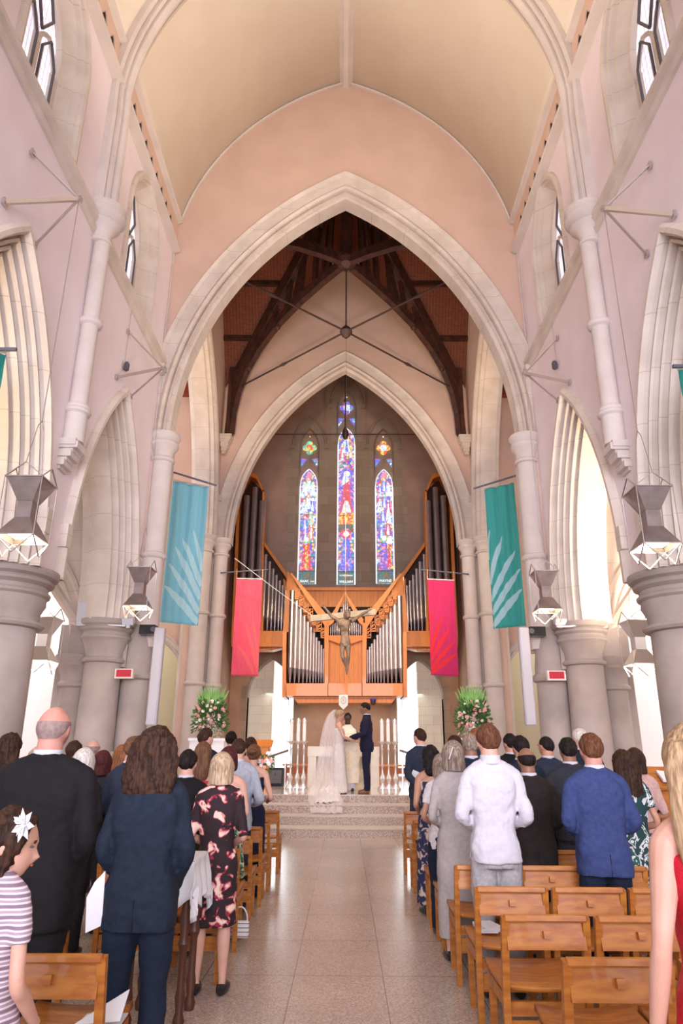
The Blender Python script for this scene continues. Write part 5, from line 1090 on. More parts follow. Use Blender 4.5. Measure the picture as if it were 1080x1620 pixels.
def head_pt(th, ph, H, kind='head'):
    """th azimuth from front (+Y), ph elevation; returns point rel. to head centre"""
    cp = math.cos(ph); x = .345*H*cp*math.sin(th); y = .42*H*cp*math.cos(th); z = .5*H*math.sin(ph)
    if z > 0: y *= 1.02; x *= 1.0+.03*math.sin(PI*min(1, z/(.4*H)))
    t = max(0, -z/(.5*H))
    if t > 0:
        x *= 1-.34*t**1.2
        if y < 0: y *= 1-.42*t
        else: y = y*(1-.05*t)+.06*H*t
    if kind == 'head' and y > 0:
        f = math.exp(-(x/(.055*H))**2)
        nz = (z+.10*H)/(.5*H)
        y += H*.115*f*max(0, 1-abs(nz+.06)/.24)**1.1*(1.25 if nz < -.02 else 1)*.8
        y -= H*.030*math.exp(-((abs(x)-.15*H)/(.075*H))**2-((z-.02*H)/(.055*H))**2)
        y += H*.016*math.exp(-(x/(.2*H))**2-((z-.10*H)/(.035*H))**2)
        y += H*.022*math.exp(-(x/(.09*H))**2)*(math.exp(-((z+.235*H)/(.018*H))**2)+math.exp(-((z+.285*H)/(.02*H))**2))
        y += H*.03*math.exp(-(x/(.1*H))**2-((z+.42*H)/(.07*H))**2)
    return (x, y, z)
def xform(mb, i0, yaw, pitch, c, roll=0):
    R_ = Euler((pitch, roll, 0)).to_matrix(); R2 = Euler((0, 0, yaw)).to_matrix(); M_ = R2 @ R_; c = Vector(c)
    for i in range(i0, len(mb.v)): mb.v[i] = tuple(M_ @ Vector(mb.v[i])+c)
def add_head(mb, H, c, yaw, pitch, roll=0):
    i0 = len(mb.v); n, m_ = 44, 34; rows = []
    for j in range(m_+1):
        ph = -PI/2+PI*j/m_; rows.append([head_pt(2*PI*k/n, ph*.999, H) for k in range(n)])
    mb.grid(rows, closed=True)
    for sx in (-1, 1):
        mb.lathe([(.01*H, -.10*H), (.045*H, -.06*H), (.06*H, .02*H), (.055*H, .08*H), (.02*H, .12*H)], (0, 0, 0), 10)
        for i in range(len(mb.v)-50, len(mb.v)):
            x, y, z = mb.v[i]; mb.v[i] = (x*.45+sx*.345*H, y*.9-.03*H, z-.03*H)
    xform(mb, i0, yaw, pitch, c, roll)
def add_hair(style, H, c, yaw, pitch, m, root, roll=0, L=1.0, vox=None, vol=1.0):
    mb = MB(); n, m_ = 48, 40; rows = []
    for j in range(m_+1):
        ph = (-PI/2+PI*j/m_)*.999; r_ = []
        for k in range(n):
            th = 2*PI*k/n; T = abs((th+PI) % (2*PI)-PI); x, y, z = head_pt(th, ph, H, 'skull'); zz = z/H; deg = math.degrees(T)
            line = np.interp(deg, [0, 35, 60, 75, 90, 110, 135, 180], {'short': [.34, .32, .20, .06, .04, -.08, -.22, -.26], 'buzz': [.40, .36, .22, .05, .03, -.08, -.22, -.25], 'bald': [.7, .7, .3, .06, .04, -.08, -.22, -.25],
              'bob': [.30, .26, -.1, -.36, -.40, -.44, -.46, -.46], 'long': [.34, .28, -.1, -.40, -.44, -.48, -.48, -.48], 'updo': [.33, .28, .12, -.02, -.06, -.16, -.28, -.32]}[style])
            hin = 1/(1+math.exp(-(zz-line)*60)); edge = min(1, max(.12, (zz-line)/.16+.15))
            if style == 'bald': hin *= 1/(1+math.exp((zz-.20)*40))
            thk = {'short': .055, 'buzz': .018, 'bald': .02, 'bob': .13, 'long': .09, 'updo': .07}[style]*vol
            if style == 'short': thk *= 1+.9*max(0, zz*2)
            if style in ('short', 'buzz', 'bald', 'updo'): thk *= edge
            sc = 1+thk*1.7
            px, py, pz = x*sc, y*sc-.0*H, z*(1+thk*1.2)
            if style in ('bob', 'long') and zz < .05:      # hair does not follow the jaw
                w_ = min(1, (.05-zz)*4); R0 = .345*H*(1+thk*(1.9 if style == 'bob' else 1.2)); px = px*(1-w_)+math.sin(th)*R0*w_; py = py*(1-w_)+(math.cos(th)*R0*1.10)*w_-.02*H*w_
            if hin < .5: q = .86; px, py, pz = x*q, y*q, z*q
            r_.append((px, py, pz))
        rows.append(r_)
    mb.grid(rows, closed=True)
    if style == 'long':
        w_ = .36*H*vol; torso(mb, [(0, -.16*H, .30*H, w_*.9, .30*H), (0, -.22*H, 0, w_*1.15, .26*H), (0, -.30*H, -.35*H, w_*1.22, .20*H), (0, -.36*H, -.7*H*max(.75, L), w_*1.25, .17*H), (0, -.38*H, -1.0*H*L, w_*1.12, .13*H), (0, -.36*H, -1.18*H*L, w_*.7, .06*H)], 28, 2.2)
    if style == 'updo': torso(mb, [(0, -.40*H, .30*H, .05*H, .05*H), (0, -.44*H, .22*H, .2*H, .17*H), (0, -.46*H, .1*H, .22*H, .19*H), (0, -.42*H, -.02*H, .08*H, .08*H)], 20, 2)
    xform(mb, 0, yaw, pitch, c, roll)
    dsp = {'short': (('fine', .010), ('curl', .012)), 'buzz': (), 'bald': (), 'bob': (('wave', .012),), 'long': (('wave', .022), ('curl', .014)), 'updo': (('curl', .014),)}[style]
    if style == 'long' and any(w_n in m.name for w_n in ('golden', 'auburn', 'brown_hair')) and not m.name.startswith('dark'): dsp = (('wave', .012),)
    return soft(mb, 'hair', m, root, vox or .007, 2, dsp)
def hand(mb, w, d, nrm, side, s=1.0, curl=.5):
    """w wrist, d finger direction, nrm palm normal, side +1 = thumb towards cross(d,nrm)"""
    w = Vector(w); d = Vector(d).normalized(); nrm = (Vector(nrm)-d*Vector(nrm).dot(d)).normalized(); b = d.cross(nrm)*side
    limb(mb, [(*(w-d*.02*s), .024*s), (*(w+d*.03*s+b*.014*s), .021*s), (*(w+d*.085*s+b*.022*s), .015*s)], 8, 3)
    limb(mb, [(*(w-d*.01*s), .022*s), (*(w+d*.035*s-b*.014*s), .020*s), (*(w+d*.08*s-b*.024*s), .014*s)], 8, 3)
    limb(mb, [(*(w), .022*s), (*(w+d*.085*s), .016*s)], 8, 3)
    for i, (o_, L_) in enumerate(((.033, .068), (.011, .078), (-.011, .073), (-.032, .058))):
        p = w+d*.078*s+b*o_*s; pts = [(*p, .0095*s)]; dd = Vector(d); a = curl*(.75+.12*i)
        for f, rr in ((.45, .009), (.32, .0082), (.23, .0068)):
            dd = (dd*math.cos(a*.62)+nrm*math.sin(a*.62)).normalized(); nn = (nrm-dd*nrm.dot(dd)); nrm2 = nn.normalized() if nn.length > .01 else nrm
            p = p+dd*L_*f*s; pts.append((*p, rr*s)); dd = (dd*math.cos(a*.5)+nrm2*math.sin(a*.5)).normalized()
        limb(mb, pts, 8, 3)
    p = w+d*.02*s+b*.022*s; q = p+(d*.55+b*.75+nrm*.25)*.036*s; q2 = q+(d*.9+b*.25+nrm*.45).normalized()*.032*s
    limb(mb, [(*p, .013*s), (*q, .0105*s), (*q2, .008*s)], 8, 3)
SKIN = dict(light=mat('light_skin', (.64, .36, .27), .55, (.58, .31, .22), 12, sss=.1), tan=mat('tan_skin', (.52, .27, .17), .5, (.45, .22, .14), 12, sss=.1), brown=mat('brown_skin', (.30, .145, .085), .5, (.25, .115, .065), 12, sss=.08), dark=mat('dark_brown_skin', (.085, .038, .024), .5, (.06, .028, .018), 12), rosy=mat('rosy_skin', (.58, .28, .21), .55, (.50, .22, .165), 10, sss=.1))
def hairm(name, c1, c2): return mat(name, c1, .62, c2, 3, stretch=(28, 28, 3.0), bump=.55, bscale=2.2, ramp=(.38, .62), spec=.15)
HR = dict(black=hairm('black_hair', (.007, .005, .005), (.020, .013, .011)), dkbrown=hairm('dark_brown_hair', (.022, .010, .007), (.060, .026, .014)), brown=hairm('brown_hair', (.09, .040, .020), (.17, .08, .04)), auburn=hairm('auburn_hair', (.16, .055, .022), (.30, .12, .05)),
  blonde=hairm('ash_blonde_hair', (.34, .22, .13), (.58, .43, .29)), golden=hairm('golden_blonde_hair', (.25, .15, .08), (.50, .34, .19)), grey=hairm('grey_hair', (.22, .19, .17), (.45, .40, .36)), white=hairm('silver_hair', (.48, .43, .38), (.72, .67, .60)), greybrown=hairm('grey_brown_hair', (.15, .10, .075), (.36, .28, .22)), stubble=mat('grey_stubble', (.20, .145, .135), .8, (.33, .22, .19), 40), ginger=hairm('ginger_brown_hair', (.075, .028, .014), (.16, .065, .03)), maroon=hairm('dark_red_hair', (.045, .010, .010), (.09, .02, .02)))
def fab(name, c, c2=None, rough=.85, weave=.25): 
    c2 = c2 or tuple(x*.8 for x in c); return mat(name, c, rough, c2, 35, bump=weave, bscale=220, sheen=.0, spec=.25, detail=5)
FB = dict(black=fab('black_suit_cloth', (.010, .008, .009)), navy=fab('navy_suit_cloth', (.013, .020, .036), (.009, .014, .027)), navytr=fab('dark_navy_trouser_cloth', (.010, .016, .034)), blue=fab('bright_blue_wool', (.042, .062, .170), (.033, .048, .135)), white=fab('white_cotton', (.60, .57, .60), (.55, .52, .56)), jeans=fab('light_grey_denim', (.40, .38, .375), (.30, .285, .28)), grey=fab('charcoal_cloth', (.030, .030, .038)), brownsuit=fab('dark_brown_suit_cloth', (.022, .016, .014)), ltgrey=fab('light_grey_jacket_cloth', (.40, .42, .47), (.34, .36, .41)), dress=fab('pale_grey_knit', (.42, .37, .345), (.37, .32, .30)), red=fab('red_satin', (.55, .01, .03), (.45, .008, .02), .45), midnight=fab('midnight_chiffon', (.012, .012, .035)), denim=fab('blue_denim_cloth', (.13, .20, .36)), pink=fab('hot_pink_cloth', (.62, .06, .17)), redtop=fab('red_cotton', (.60, .03, .06)), green=fab('green_print_cloth', (.03, .25, .10)), cream=fab('cream_vestment_satin', (.86, .76, .62), (.80, .69, .52), .5), gown=fab('ivory_lace', (.72, .66, .61), (.66, .58, .52), .8), slate=fab('slate_cloth', (.025, .032, .055)), blush=fab('blush_cloth', (.60, .38, .33)), wtop=fab('soft_white_tee', (.74, .69, .68)))
def print_mat(name, base, cols, scale=9, th=(.42, .5, .6), dist=.6):
    m = mat(name, base, .8); nt, b = nodes(m); tc = nt.nodes.new('ShaderNodeTexCoord'); n = nt.nodes.new('ShaderNodeTexNoise'); n.inputs['Scale'].default_value = scale; n.inputs['Detail'].default_value = 2.5; n.inputs['Distortion'].default_value = dist
    nt.links.new(tc.outputs['Object'], n.inputs['Vector']); r = nt.nodes.new('ShaderNodeValToRGB'); r.color_ramp.interpolation = 'CONSTANT'; e = r.color_ramp.elements; e[0].position = 0; e[0].color = (*base, 1); e[1].position = th[0]; e[1].color = (*base, 1)
    for t, c in zip(th[1:], cols): x = e.new(t); x.color = (*c, 1)
    nt.links.new(n.outputs[0], r.inputs[0]); nt.links.new(r.outputs[0], b.inputs['Base Color']); return m
FB['floral'] = print_mat('dark_floral_print', (.022, .010, .012), [(.28, .015, .04), (.60, .26, .24), (.80, .58, .46), (.55, .12, .15)], 12, (.45, .53, .56, .60, .70), .5)
FB['leafy'] = print_mat('green_white_leaf_print', (.012, .045, .045), [(.62, .62, .62), (.02, .10, .07), (.70, .70, .68)], 9, (.4, .52, .58, .64), 1.4)
FB['paisley'] = print_mat('navy_floral_print', (.020, .022, .07), [(.35, .27, .22), (.55, .46, .38)], 13, (.4, .54, .60), .9)
FB['paisley2'] = print_mat('navy_swirl_print', (.025, .035, .10), [(.14, .17, .28), (.34, .35, .42)], 11, (.4, .5, .58), 2.2)
FB['greenflo'] = print_mat('green_speckled_print', (.55, .55, .42), [(.04, .22, .08), (.015, .02, .02), (.6, .42, .2)], 20, (.3, .46, .54, .62), .5)
def stripes_mat():
    m = mat('striped_jersey', (.6, .55, .58), .85); nt, b = nodes(m); tc = nt.nodes.new('ShaderNodeTexCoord'); w_ = nt.nodes.new('ShaderNodeTexWave'); w_.wave_type = 'BANDS'; w_.bands_direction = 'Z'; w_.inputs['Scale'].default_value = 11; w_.inputs['Distortion'].default_value = .4
    r = nt.nodes.new('ShaderNodeValToRGB'); r.color_ramp.interpolation = 'CONSTANT'; e = r.color_ramp.elements; e[0].color = (.22, .15, .19, 1); e[1].position = .25; e[1].color = (.62, .50, .52, 1); x = e.new(.55); x.color = (.72, .66, .68, 1); x = e.new(.82); x.color = (.38, .27, .33, 1)
    nt.links.new(tc.outputs['Object'], w_.inputs['Vector']); nt.links.new(w_.outputs[0], r.inputs[0]); nt.links.new(r.outputs[0], b.inputs['Base Color']); return m
FB['stripe'] = stripes_mat()
SHOE = mat('black_leather', (.02, .016, .016), .35); SHOEB = mat('brown_leather', (.18, .07, .03), .35)
POSE = dict(hang=((.130, -.012, .635), (.138, .03, .485), (0, .12, -1), (-1, .1, 0)), front=((.134, -.022, .640), (.050, .125, .575), (-.85, .35, -.15), (0, -1, -.2)), low=((.134, -.016, .635), (.07, .105, .515), (-.6, .3, -.6), (-.3, -1, 0)),
  clasp=((.15, -.03, .64), (.10, .12, .60), (-.3, .9, .3), (-1, 0, 0)), back=((.142, -.05, .64), (.04, -.115, .50), (-.9, -.1, -.25), (0, 1, 0)), phone=((.13, .02, .65), (.06, .11, .74), (-.1, .15, 1), (0, -1, 0)))
def person(label, u, v, Y, floor=0, yaw=0, hyaw=0, hpitch=0, hroll=0, sex='m', bw=1.0, skin='light', hair=('short', 'dkbrown'), outfit='suit', col='black', col2='black', poseL='front', poseR='front', sleeve='long', vox=.009, hem=.46, hthk=.012, group=None, L=1.0, vol=1.0, x=None, h=None, shoes=SHOE, face=False, lean=0, hairvox=None, armsL=None, armsR=None, collar=None, skirt=None, fold=.014, hs=1.0):
    p = atY(u, v, Y); x = p.x if x is None else x; h = (p.z-floor-hthk) if h is None else h
    HH = h*.140*hs; hc = (0, .010*h+lean*.2*h, h-.5*HH)
    body = MB(); w_ = bw
    f = sex == 'f'; bare = 1.0 if sleeve == 'none' and outfit != 'none' else 0.0
    # torso / neck / head
    tw = (.088 if f else .10)*w_
    torso(body, [(0, 0, .47*h, .085*h*w_, .062*h), (0, 0, .53*h, .092*h*w_, .068*h), (0, 0, .61*h, .074*h*w_, .056*h), (0, .004*h, .70*h, .082*h*w_, .062*h), (0, 0, .77*h, tw*h*(.86+.12*bare), .050*h), (0, -.002*h, .81*h, .055*h*w_, .034*h), (0, 0, .835*h, .036*h, .033*h)], 26, 2.2)
    limb(body, [(0, -.004*h, .80*h, (.034+.01*bare)*h), (0, -.006*h, .84*h, .036*h if not f else .030*h), (hc[0], hc[1]-.012*h, h-.82*HH, .038*h if not f else .030*h), (hc[0], hc[1]-.01*h, h-.6*HH, .03*h)], 14)
    add_head(body, HH, hc, hyaw, hpitch, hroll)
    sz = .800*h; sxx = (.090 if f else .102)*w_*h
    sr = .014+.018*bare; limb(body, [(-sxx*.93, 0, sz-.008*h, sr*h), (-.05*h*w_, 0, .808*h, (sr+.004)*h), (0, 0, .818*h, (sr+.008)*h), (.05*h*w_, 0, .808*h, (sr+.004)*h), (sxx*.93, 0, sz-.008*h, sr*h)], 12)
    arms = {}
    for s2, ps, ov in ((1, poseR, armsR), (-1, poseL, armsL)):
        if ov: E_, W_, D_, N_ = ov
        else:
            e, w2, d_, n_ = POSE[ps]; E_ = (s2*e[0]*(w_*.6+.4)*(.94 if f else 1)*h, e[1]*h, e[2]*h); W_ = (s2*w2[0]*(w_ if ps == 'hang' else 1)*h, w2[1]*h, w2[2]*h); D_ = (s2*d_[0], d_[1], d_[2]); N_ = (s2*n_[0], n_[1], n_[2])
        S_ = (s2*sxx*.98, 0, sz-.012*h); arms[s2] = (S_, E_, W_); k_ = .86 if f else 1
        mid = tuple((a+b_)/2 for a, b_ in zip(S_, E_)); m2 = tuple(a*.65+b_*.35 for a, b_ in zip(E_, W_))
        limb(body, ([(S_[0]*.88, S_[1], S_[2]-.004*h, .025*h)] if bare else [])+[(*S_, (.016+.018*bare)*h*k_), (*mid, (.021+.0065*bare)*h*k_), (*E_, .0205*h*k_), (*m2, .0215*h*k_), (*W_, .0145*h*k_)], 12)
        hand(body, W_, D_, N_, 1 if (s2 > 0) else -1, h/1.75*(.92 if f else 1), .7)
    for s2 in (-1, 1):
        limb(body, [(s2*.050*h, 0, .50*h, .048*h), (s2*.054*h, .004*h, .38*h, .040*h), (s2*.055*h, .004*h, .285*h, .029*h), (s2*.056*h, -.006*h, .20*h, .029*h), (s2*.058*h, -.006*h, .06*h, .017*h), (s2*.058*h, -.01*h, .02*h, .019*h)], 12)
        limb(body, [(s2*.058*h, -.02*h, .018*h, .017*h), (s2*.062*h, .03*h, .016*h, .018*h), (s2*.066*h, .075*h, .011*h, .013*h)], 10, 3)
    root = soft(body, 'person', SKIN[skin], None, vox, 2)
    root.location = (x, Y, floor); root.rotation_euler = (0, 0, yaw)
    tag(root, label, 'person', group)
    st, hm = hair
    if st != 'none': add_hair(st, HH, hc, hyaw, hpitch, HR[hm], root, hroll, L=L, vol=vol, vox=hairvox)
    if face:
        k = MB()
        for s2 in (-1, 1): i0 = len(k.v); k.lathe([(.001, -.02*HH), (.035*HH, -.01*HH), (.042*HH, 0), (.035*HH, .012*HH), (.001, .02*HH)], (s2*.15*HH, .355*HH, .02*HH), 10); 
        xform(k, 0, hyaw, hpitch, hc, hroll); k.build('eye', M['frame'], root, world=False)
        k = MB()
        for s2 in (-1, 1): k.box((s2*.15*HH, .40*HH, .095*HH), (.15*HH, .03*HH, .022*HH), (0, s2*.12, 0))
        xform(k, 0, hyaw, hpitch, hc, hroll); k.build('eyebrow', HR[hm] if hm in ('black', 'dkbrown') else HR['brown'], root, world=False)
        k = MB(); k.lathe([(.001, -.075*HH), (.018*HH, -.03*HH), (.022*HH, 0), (.018*HH, .03*HH), (.001, .075*HH)], (0, 0, 0), 8, axis=(1, 0, 0)); xform(k, 0, 0, 0, (0, .415*HH, -.26*HH)); xform(k, 0, hyaw, hpitch, hc, hroll); k.build('lips', mat('rose_lips', (.45, .14, .12), .5), root, world=False)
    def sleeves(mb, r=1.0, end=1.0):
        for s2 in (-1, 1):
            S_, E_, W_ = [np.array(a) for a in arms[s2]]; k_ = (.88 if f else 1)*r
            if end < .5: q = S_+(E_-S_)*end*2; limb(mb, [(S_[0]*.95, S_[1], S_[2]+.018*h, .022*h), (*S_, .036*h*k_), (*((S_+q)/2), .036*h*k_), (*q, .034*h*k_)], 14)
            else: q = E_+(W_-E_)*((end-.5)*2); limb(mb, [(S_[0]*.93, S_[1], S_[2]+.024*h, .018*h), (S_[0]*.99, S_[1], S_[2]+.010*h, .031*h), (*(S_*.9+E_*.1), .0365*h*k_), (*((S_+E_)/2), .034*h*k_), (*E_, .0305*h*k_), (*((E_+q)/2), .0275*h*k_), (*q, .0225*h*k_)], 14)
        limb(mb, [(-sxx*.97, 0, sz-.008*h, .034*h), (-.055*h*w_, -.006*h, .818*h, .036*h), (0, -.008*h, .834*h, .037*h), (.055*h*w_, -.006*h, .818*h, .036*h), (sxx*.97, 0, sz-.008*h, .034*h)], 14)
    se = {'long': .97, 'elbow': .5, 'short': .26, 'none': 0}[sleeve]
    if outfit in ('suit', 'jacket'):
        k = MB(); torso(k, [(0, -.004*h, hem*h, .106*h*w_, .080*h), (0, -.002*h, .53*h, .106*h*w_, .080*h), (0, 0, .61*h, (.088 if f else .097)*h*w_, .070*h), (0, .002*h, .70*h, .106*h*w_, .076*h), (0, 0, .765*h, .112*h*w_, .072*h), (0, -.004*h, .805*h, .092*h*w_, .054*h), (0, -.007*h, .838*h, .056*h, .046*h), (0, -.009*h, .862*h, .046*h, .045*h)], 36, 2.7)
        sleeves(k); soft(k, 'jacket', FB[col], root, .010, 2, (('fold', fold*1.5), ('wave', .011), ('fine', .005)))
        k = MB(); torso(k, [(0, -.008*h, .848*h, .040*h, .038*h), (0, -.009*h, .860*h, .0425*h, .044*h), (0, -.006*h, .874*h, .0415*h, .043*h)], 24, 2); soft(k, 'shirt_collar', FB['white'], root, .006, 1)
        k = MB(); k.box((0, -.083*h*1.0, (hem+.045)*h), (.003, .012, .085*h)); k.build('back_vent', FB['black'], root, world=False, smooth=0)
        for s2 in (-1, 1):
            W_ = np.array(arms[s2][2]); E_ = np.array(arms[s2][1]); k = MB(); limb(k, [(*(E_+(W_-E_)*.94), .0205*h), (*(E_+(W_-E_)*1.02), .0205*h)], 12, 2); k.build('cuff', FB['white'], root, world=False, smooth=60)
    if outfit == 'shirt':
        k = MB(); torso(k, [(0, -.004*h, hem*h, .106*h*w_, .086*h), (0, -.004*h, .53*h, .103*h*w_, .081*h), (0, 0, .60*h, .088*h*w_, .068*h), (0, .002*h, .70*h, .102*h*w_, .072*h), (0, 0, .765*h, .108*h*w_, .068*h), (0, -.004*h, .805*h, .088*h*w_, .052*h), (0, -.006*h, .838*h, .052*h, .043*h), (0, -.008*h, .858*h, .043*h, .042*h)], 36, 2.5)
        sleeves(k, .95, se); soft(k, 'shirt', FB[col], root, .009, 2, (('fold', .026), ('wave', .016), ('fine', .006)))
        k = MB(); torso(k, [(0, -.010*h, .840*h, .045*h, .045*h), (0, -.008*h, .858*h, .043*h, .044*h), (0, -.006*h, .878*h, .042*h, .043*h)], 24, 2); soft(k, 'shirt_collar', FB[col], root, .006, 1)
    if outfit in ('dress', 'top'):
        k = MB(); b_ = [(0, 0, .60*h, .080*h*w_, .062*h), (0, .004*h, .70*h, .090*h*w_, .070*h), (0, 0, .765*h, .096*h*w_, .064*h)]
        if sleeve == 'none': b_ += [(0, 0, .775*h, .094*h*w_, .060*h)]
        else: b_ += [(0, -.004*h, .805*h, .080*h*w_, .048*h), (0, -.006*h, .826*h, .046*h, .038*h)]
        if outfit == 'dress':
            sk = skirt or .07; lo = [(0, 0, hem*h, (.09+sk*.6)*h*w_, (.07+sk*.55)*h), (0, 0, (hem*.6+.22)*h, (.095+sk*.35)*h*w_, (.075+sk*.3)*h), (0, 0, .53*h, .102*h*w_, .078*h)]
        else: lo = [(0, 0, hem*h, .100*h*w_, .076*h), (0, 0, .54*h, .098*h*w_, .074*h)]
        torso(k, lo+b_, 40, 2.3)
        if sleeve != 'none': sleeves(k, .92, se)
        soft(k, 'dress' if outfit == 'dress' else 'top', FB[col], root, .010, 3, (('fold', .022 if outfit == 'dress' else .012), ('fine', .004)))
    if outfit in ('suit', 'shirt', 'trousers', 'jacket') or (outfit == 'top' and col2 != 'skirt'):
        k = MB(); torso(k, [(0, -.004*h, .45*h, .092*h*w_, .074*h), (0, -.004*h, .52*h, .094*h*w_, .074*h), (0, 0, .58*h, .085*h*w_, .064*h)], 28, 2.3)
        for s2 in (-1, 1): limb(k, [(s2*.048*h*w_, -.004*h, .50*h, .056*h), (s2*.054*h*w_, .002*h, .38*h, .051*h), (s2*.056*h, .004*h, .28*h, .041*h), (s2*.058*h, -.004*h, .18*h, .038*h), (s2*.060*h, -.006*h, .035*h, .034*h)], 16)
        soft(k, 'trousers', FB[col2], root, .010, 2, (('fold', .016), ('wave', .010), ('fine', .005)))
    if outfit == 'top' and col2 == 'skirt': pass
    for s2 in (-1, 1):
        k = MB(); limb(k, [(s2*.058*h, -.036*h, .020*h, .018*h), (s2*.058*h, -.015*h, .024*h, .024*h), (s2*.062*h, .035*h, .020*h, .026*h), (s2*.067*h, .085*h, .014*h, .018*h), (s2*.068*h, .098*h, .012*h, .010*h)], 12, 3)
        for i, q in enumerate(k.v): k.v[i] = (q[0], q[1], max(.001, q[2]))
        k.build('shoe', shoes, root, world=False, smooth=60)
    return root, h, hc, HH
# ---- left congregation
person('tall bald man in a black suit with his back to the camera, left', 88, 1118, 3.74, bw=1.2, skin='rosy', hair=('bald', 'stubble'), col='black', col2='black', poseL='low', poseR='low', hem=.40, hthk=0)
person('person with shoulder length wavy brown hair in a navy suit, back to camera', 249, 1145, 3.74, sex='f', bw=1.02, hair=('long', 'dkbrown'), outfit='suit', col='navy', col2='navytr', poseL='low', poseR='low', hem=.43, hthk=.02, L=.86, vol=1.38, hairvox=.006)
person('woman with an ash blonde bob in a dark floral dress by the aisle', 352, 1188, 5.18, sex='f', bw=1.0, hair=('bob', 'blonde'), outfit='dress', col='floral', sleeve='elbow', hem=.27, poseL='front', poseR='front', vox=.006, skirt=.03, hthk=.02)
girl, gh, ghc, gHH = person('young girl in profile with a white flower clip, bottom left corner', 18, 1276, 2.5, sex='f', bw=1.0, hair=('long', 'dkbrown'), outfit='dress', col='stripe', sleeve='short', hem=.36, skirt=.02, yaw=-.45, hyaw=-.85, hpitch=-.12, poseL='hang', poseR='low', vox=.005, L=1.4, vol=1.05, hthk=.012, face=True, hs=1.16)
person('dark wavy haired woman in a white sleeveless dress at the far left edge', 17, 1158, 5.9, sex='f', skin='tan', hair=('long', 'dkbrown'), outfit='dress', col='white', sleeve='none', hem=.3, L=.8, vol=1.1)
person('fair haired woman glimpsed between the far left woman and the bald man', 62, 1180, 6.7, sex='f', hair=('long', 'blonde'), outfit='dress', col='wtop', sleeve='short', L=.6)
person('white haired woman whose short curls show right of the bald man', 134, 1183, 5.95, sex='f', hair=('bob', 'white'), outfit='top', col='black', col2='black')
person('bald man far behind the white haired woman on the left', 148, 1171, 8.4, skin='light', hair=('bald', 'stubble'), outfit='suit', col='grey', col2='grey', hthk=0)
person('woman with dark red hair between the white haired woman and the navy suit', 163, 1187, 6.7, sex='f', hair=('bob', 'maroon'), outfit='top', col='maroonx' if False else 'grey', col2='grey')
person('short dark haired man mostly hidden behind the bald man', 118, 1171, 7.5, hair=('short', 'dkbrown'), outfit='suit', col='grey', col2='grey')
person('small grey haired woman far back between dark red and auburn hair', 176, 1189, 9.2, sex='f', hair=('bob', 'grey'), outfit='top', col='wtop', col2='grey')
person('woman with long straight auburn hair and a blue sleeve over pink', 194, 1177, 7.55, sex='f', hair=('long', 'auburn'), outfit='dress', col='denim', sleeve='short', L=.9, vol=.9, hem=.3)
person('brown haired man in slate jacket peeking out left of the wavy hair', 212, 1164, 6.5, hair=('short', 'brown'), outfit='suit', col='slate', col2='slate')
person('dark haired youth in a dark top between the navy suit and blonde bob', 298, 1185, 6.0, hair=('short', 'black'), outfit='suit', col='black', col2='black')
person('woman with long straight brown hair in a red top behind the blonde bob', 322, 1172, 7.05, sex='f', hair=('long', 'brown'), outfit='top', col='redtop', col2='grey', sleeve='none', L=1.0, vol=.85, poseL='phone', vox=.006)
person('dark haired man turning right before the left flower arrangement', 326, 1151, 9.0, hair=('short', 'dkbrown'), outfit='suit', col='navytr', col2='navytr', hyaw=-.7)
person('dark haired woman with black bob just behind the ash blonde bob', 362, 1180, 6.55, sex='f', hair=('bob', 'maroon'), outfit='dress', col='greenflo', sleeve='none', hem=.3, vol=.7)
person('man with cropped brown hair in a light grey jacket, left aisle side', 378, 1166, 7.45, hair=('buzz', 'dkbrown'), outfit='suit', col='ltgrey', col2='grey', poseL='low', poseR='clasp', bw=1.02)
person('small dark bun haired woman far away near the left flowers', 366, 1156, 11.4, sex='f', skin='tan', hair=('updo', 'black'), outfit='dress', col='midnight', sleeve='none', hem=.1)
br, bh, bhc, bHH = person('bridesmaid with pinned up hair in a long midnight blue dress, left aisle', 402, 1176, 8.25, sex='f', hair=('updo', 'brown'), outfit='dress', col='midnight', sleeve='none', hem=.02, skirt=.04, poseR='clasp', poseL='clasp', vox=.006)
person('second bridesmaid with dark pinned hair beyond the first, left side', 397, 1165, 10.4, sex='f', skin='tan', hair=('updo', 'dkbrown'), outfit='dress', col='midnight', sleeve='none', hem=.02)
# ---- right congregation
person('young man in a white shirt and pale grey jeans, back to camera', 771, 1144, 5.17, bw=.97, skin='light', hair=('short', 'ginger'), outfit='shirt', col='white', col2='jeans', poseL='front', poseR='front', hem=.47, hyaw=.06)
person('broad man with ginger brown hair in a bright blue jacket', 933, 1159, 5.17, bw=1.05, skin='rosy', hair=('short', 'ginger'), outfit='suit', col='blue', col2='navytr', poseL='front', poseR='front', hem=.44)
gl = person('woman with grey brown hair and a clip in a long pale grey dress', 716, 1172, 5.97, sex='f', bw=1.0, hair=('bob', 'greybrown'), outfit='dress', col='dress', sleeve='long', hem=.10, poseL='front', poseR='front', vol=1.15, skirt=.03)
person('balding brown man in a dark brown suit between white shirt and blue jacket', 832, 1183, 5.97, bw=1.08, skin='brown', hair=('bald', 'black'), outfit='suit', col='brownsuit', col2='brownsuit', hem=.42, hthk=0, hpitch=-.15)
person('woman with black curly hair in a sleeveless navy floral dress, right aisle', 681, 1178, 7.5, sex='f', skin='tan', hair=('long', 'black'), outfit='dress', col='paisley', sleeve='none', hem=.06, L=.75, vol=1.0, skirt=.05, yaw=.25)
person('woman in a short sleeved white top half hidden behind the pale grey dress', 698, 1192, 6.72, sex='f', skin='tan', hair=('bob', 'greybrown'), outfit='top', col='wtop', col2='navytr', sleeve='short')
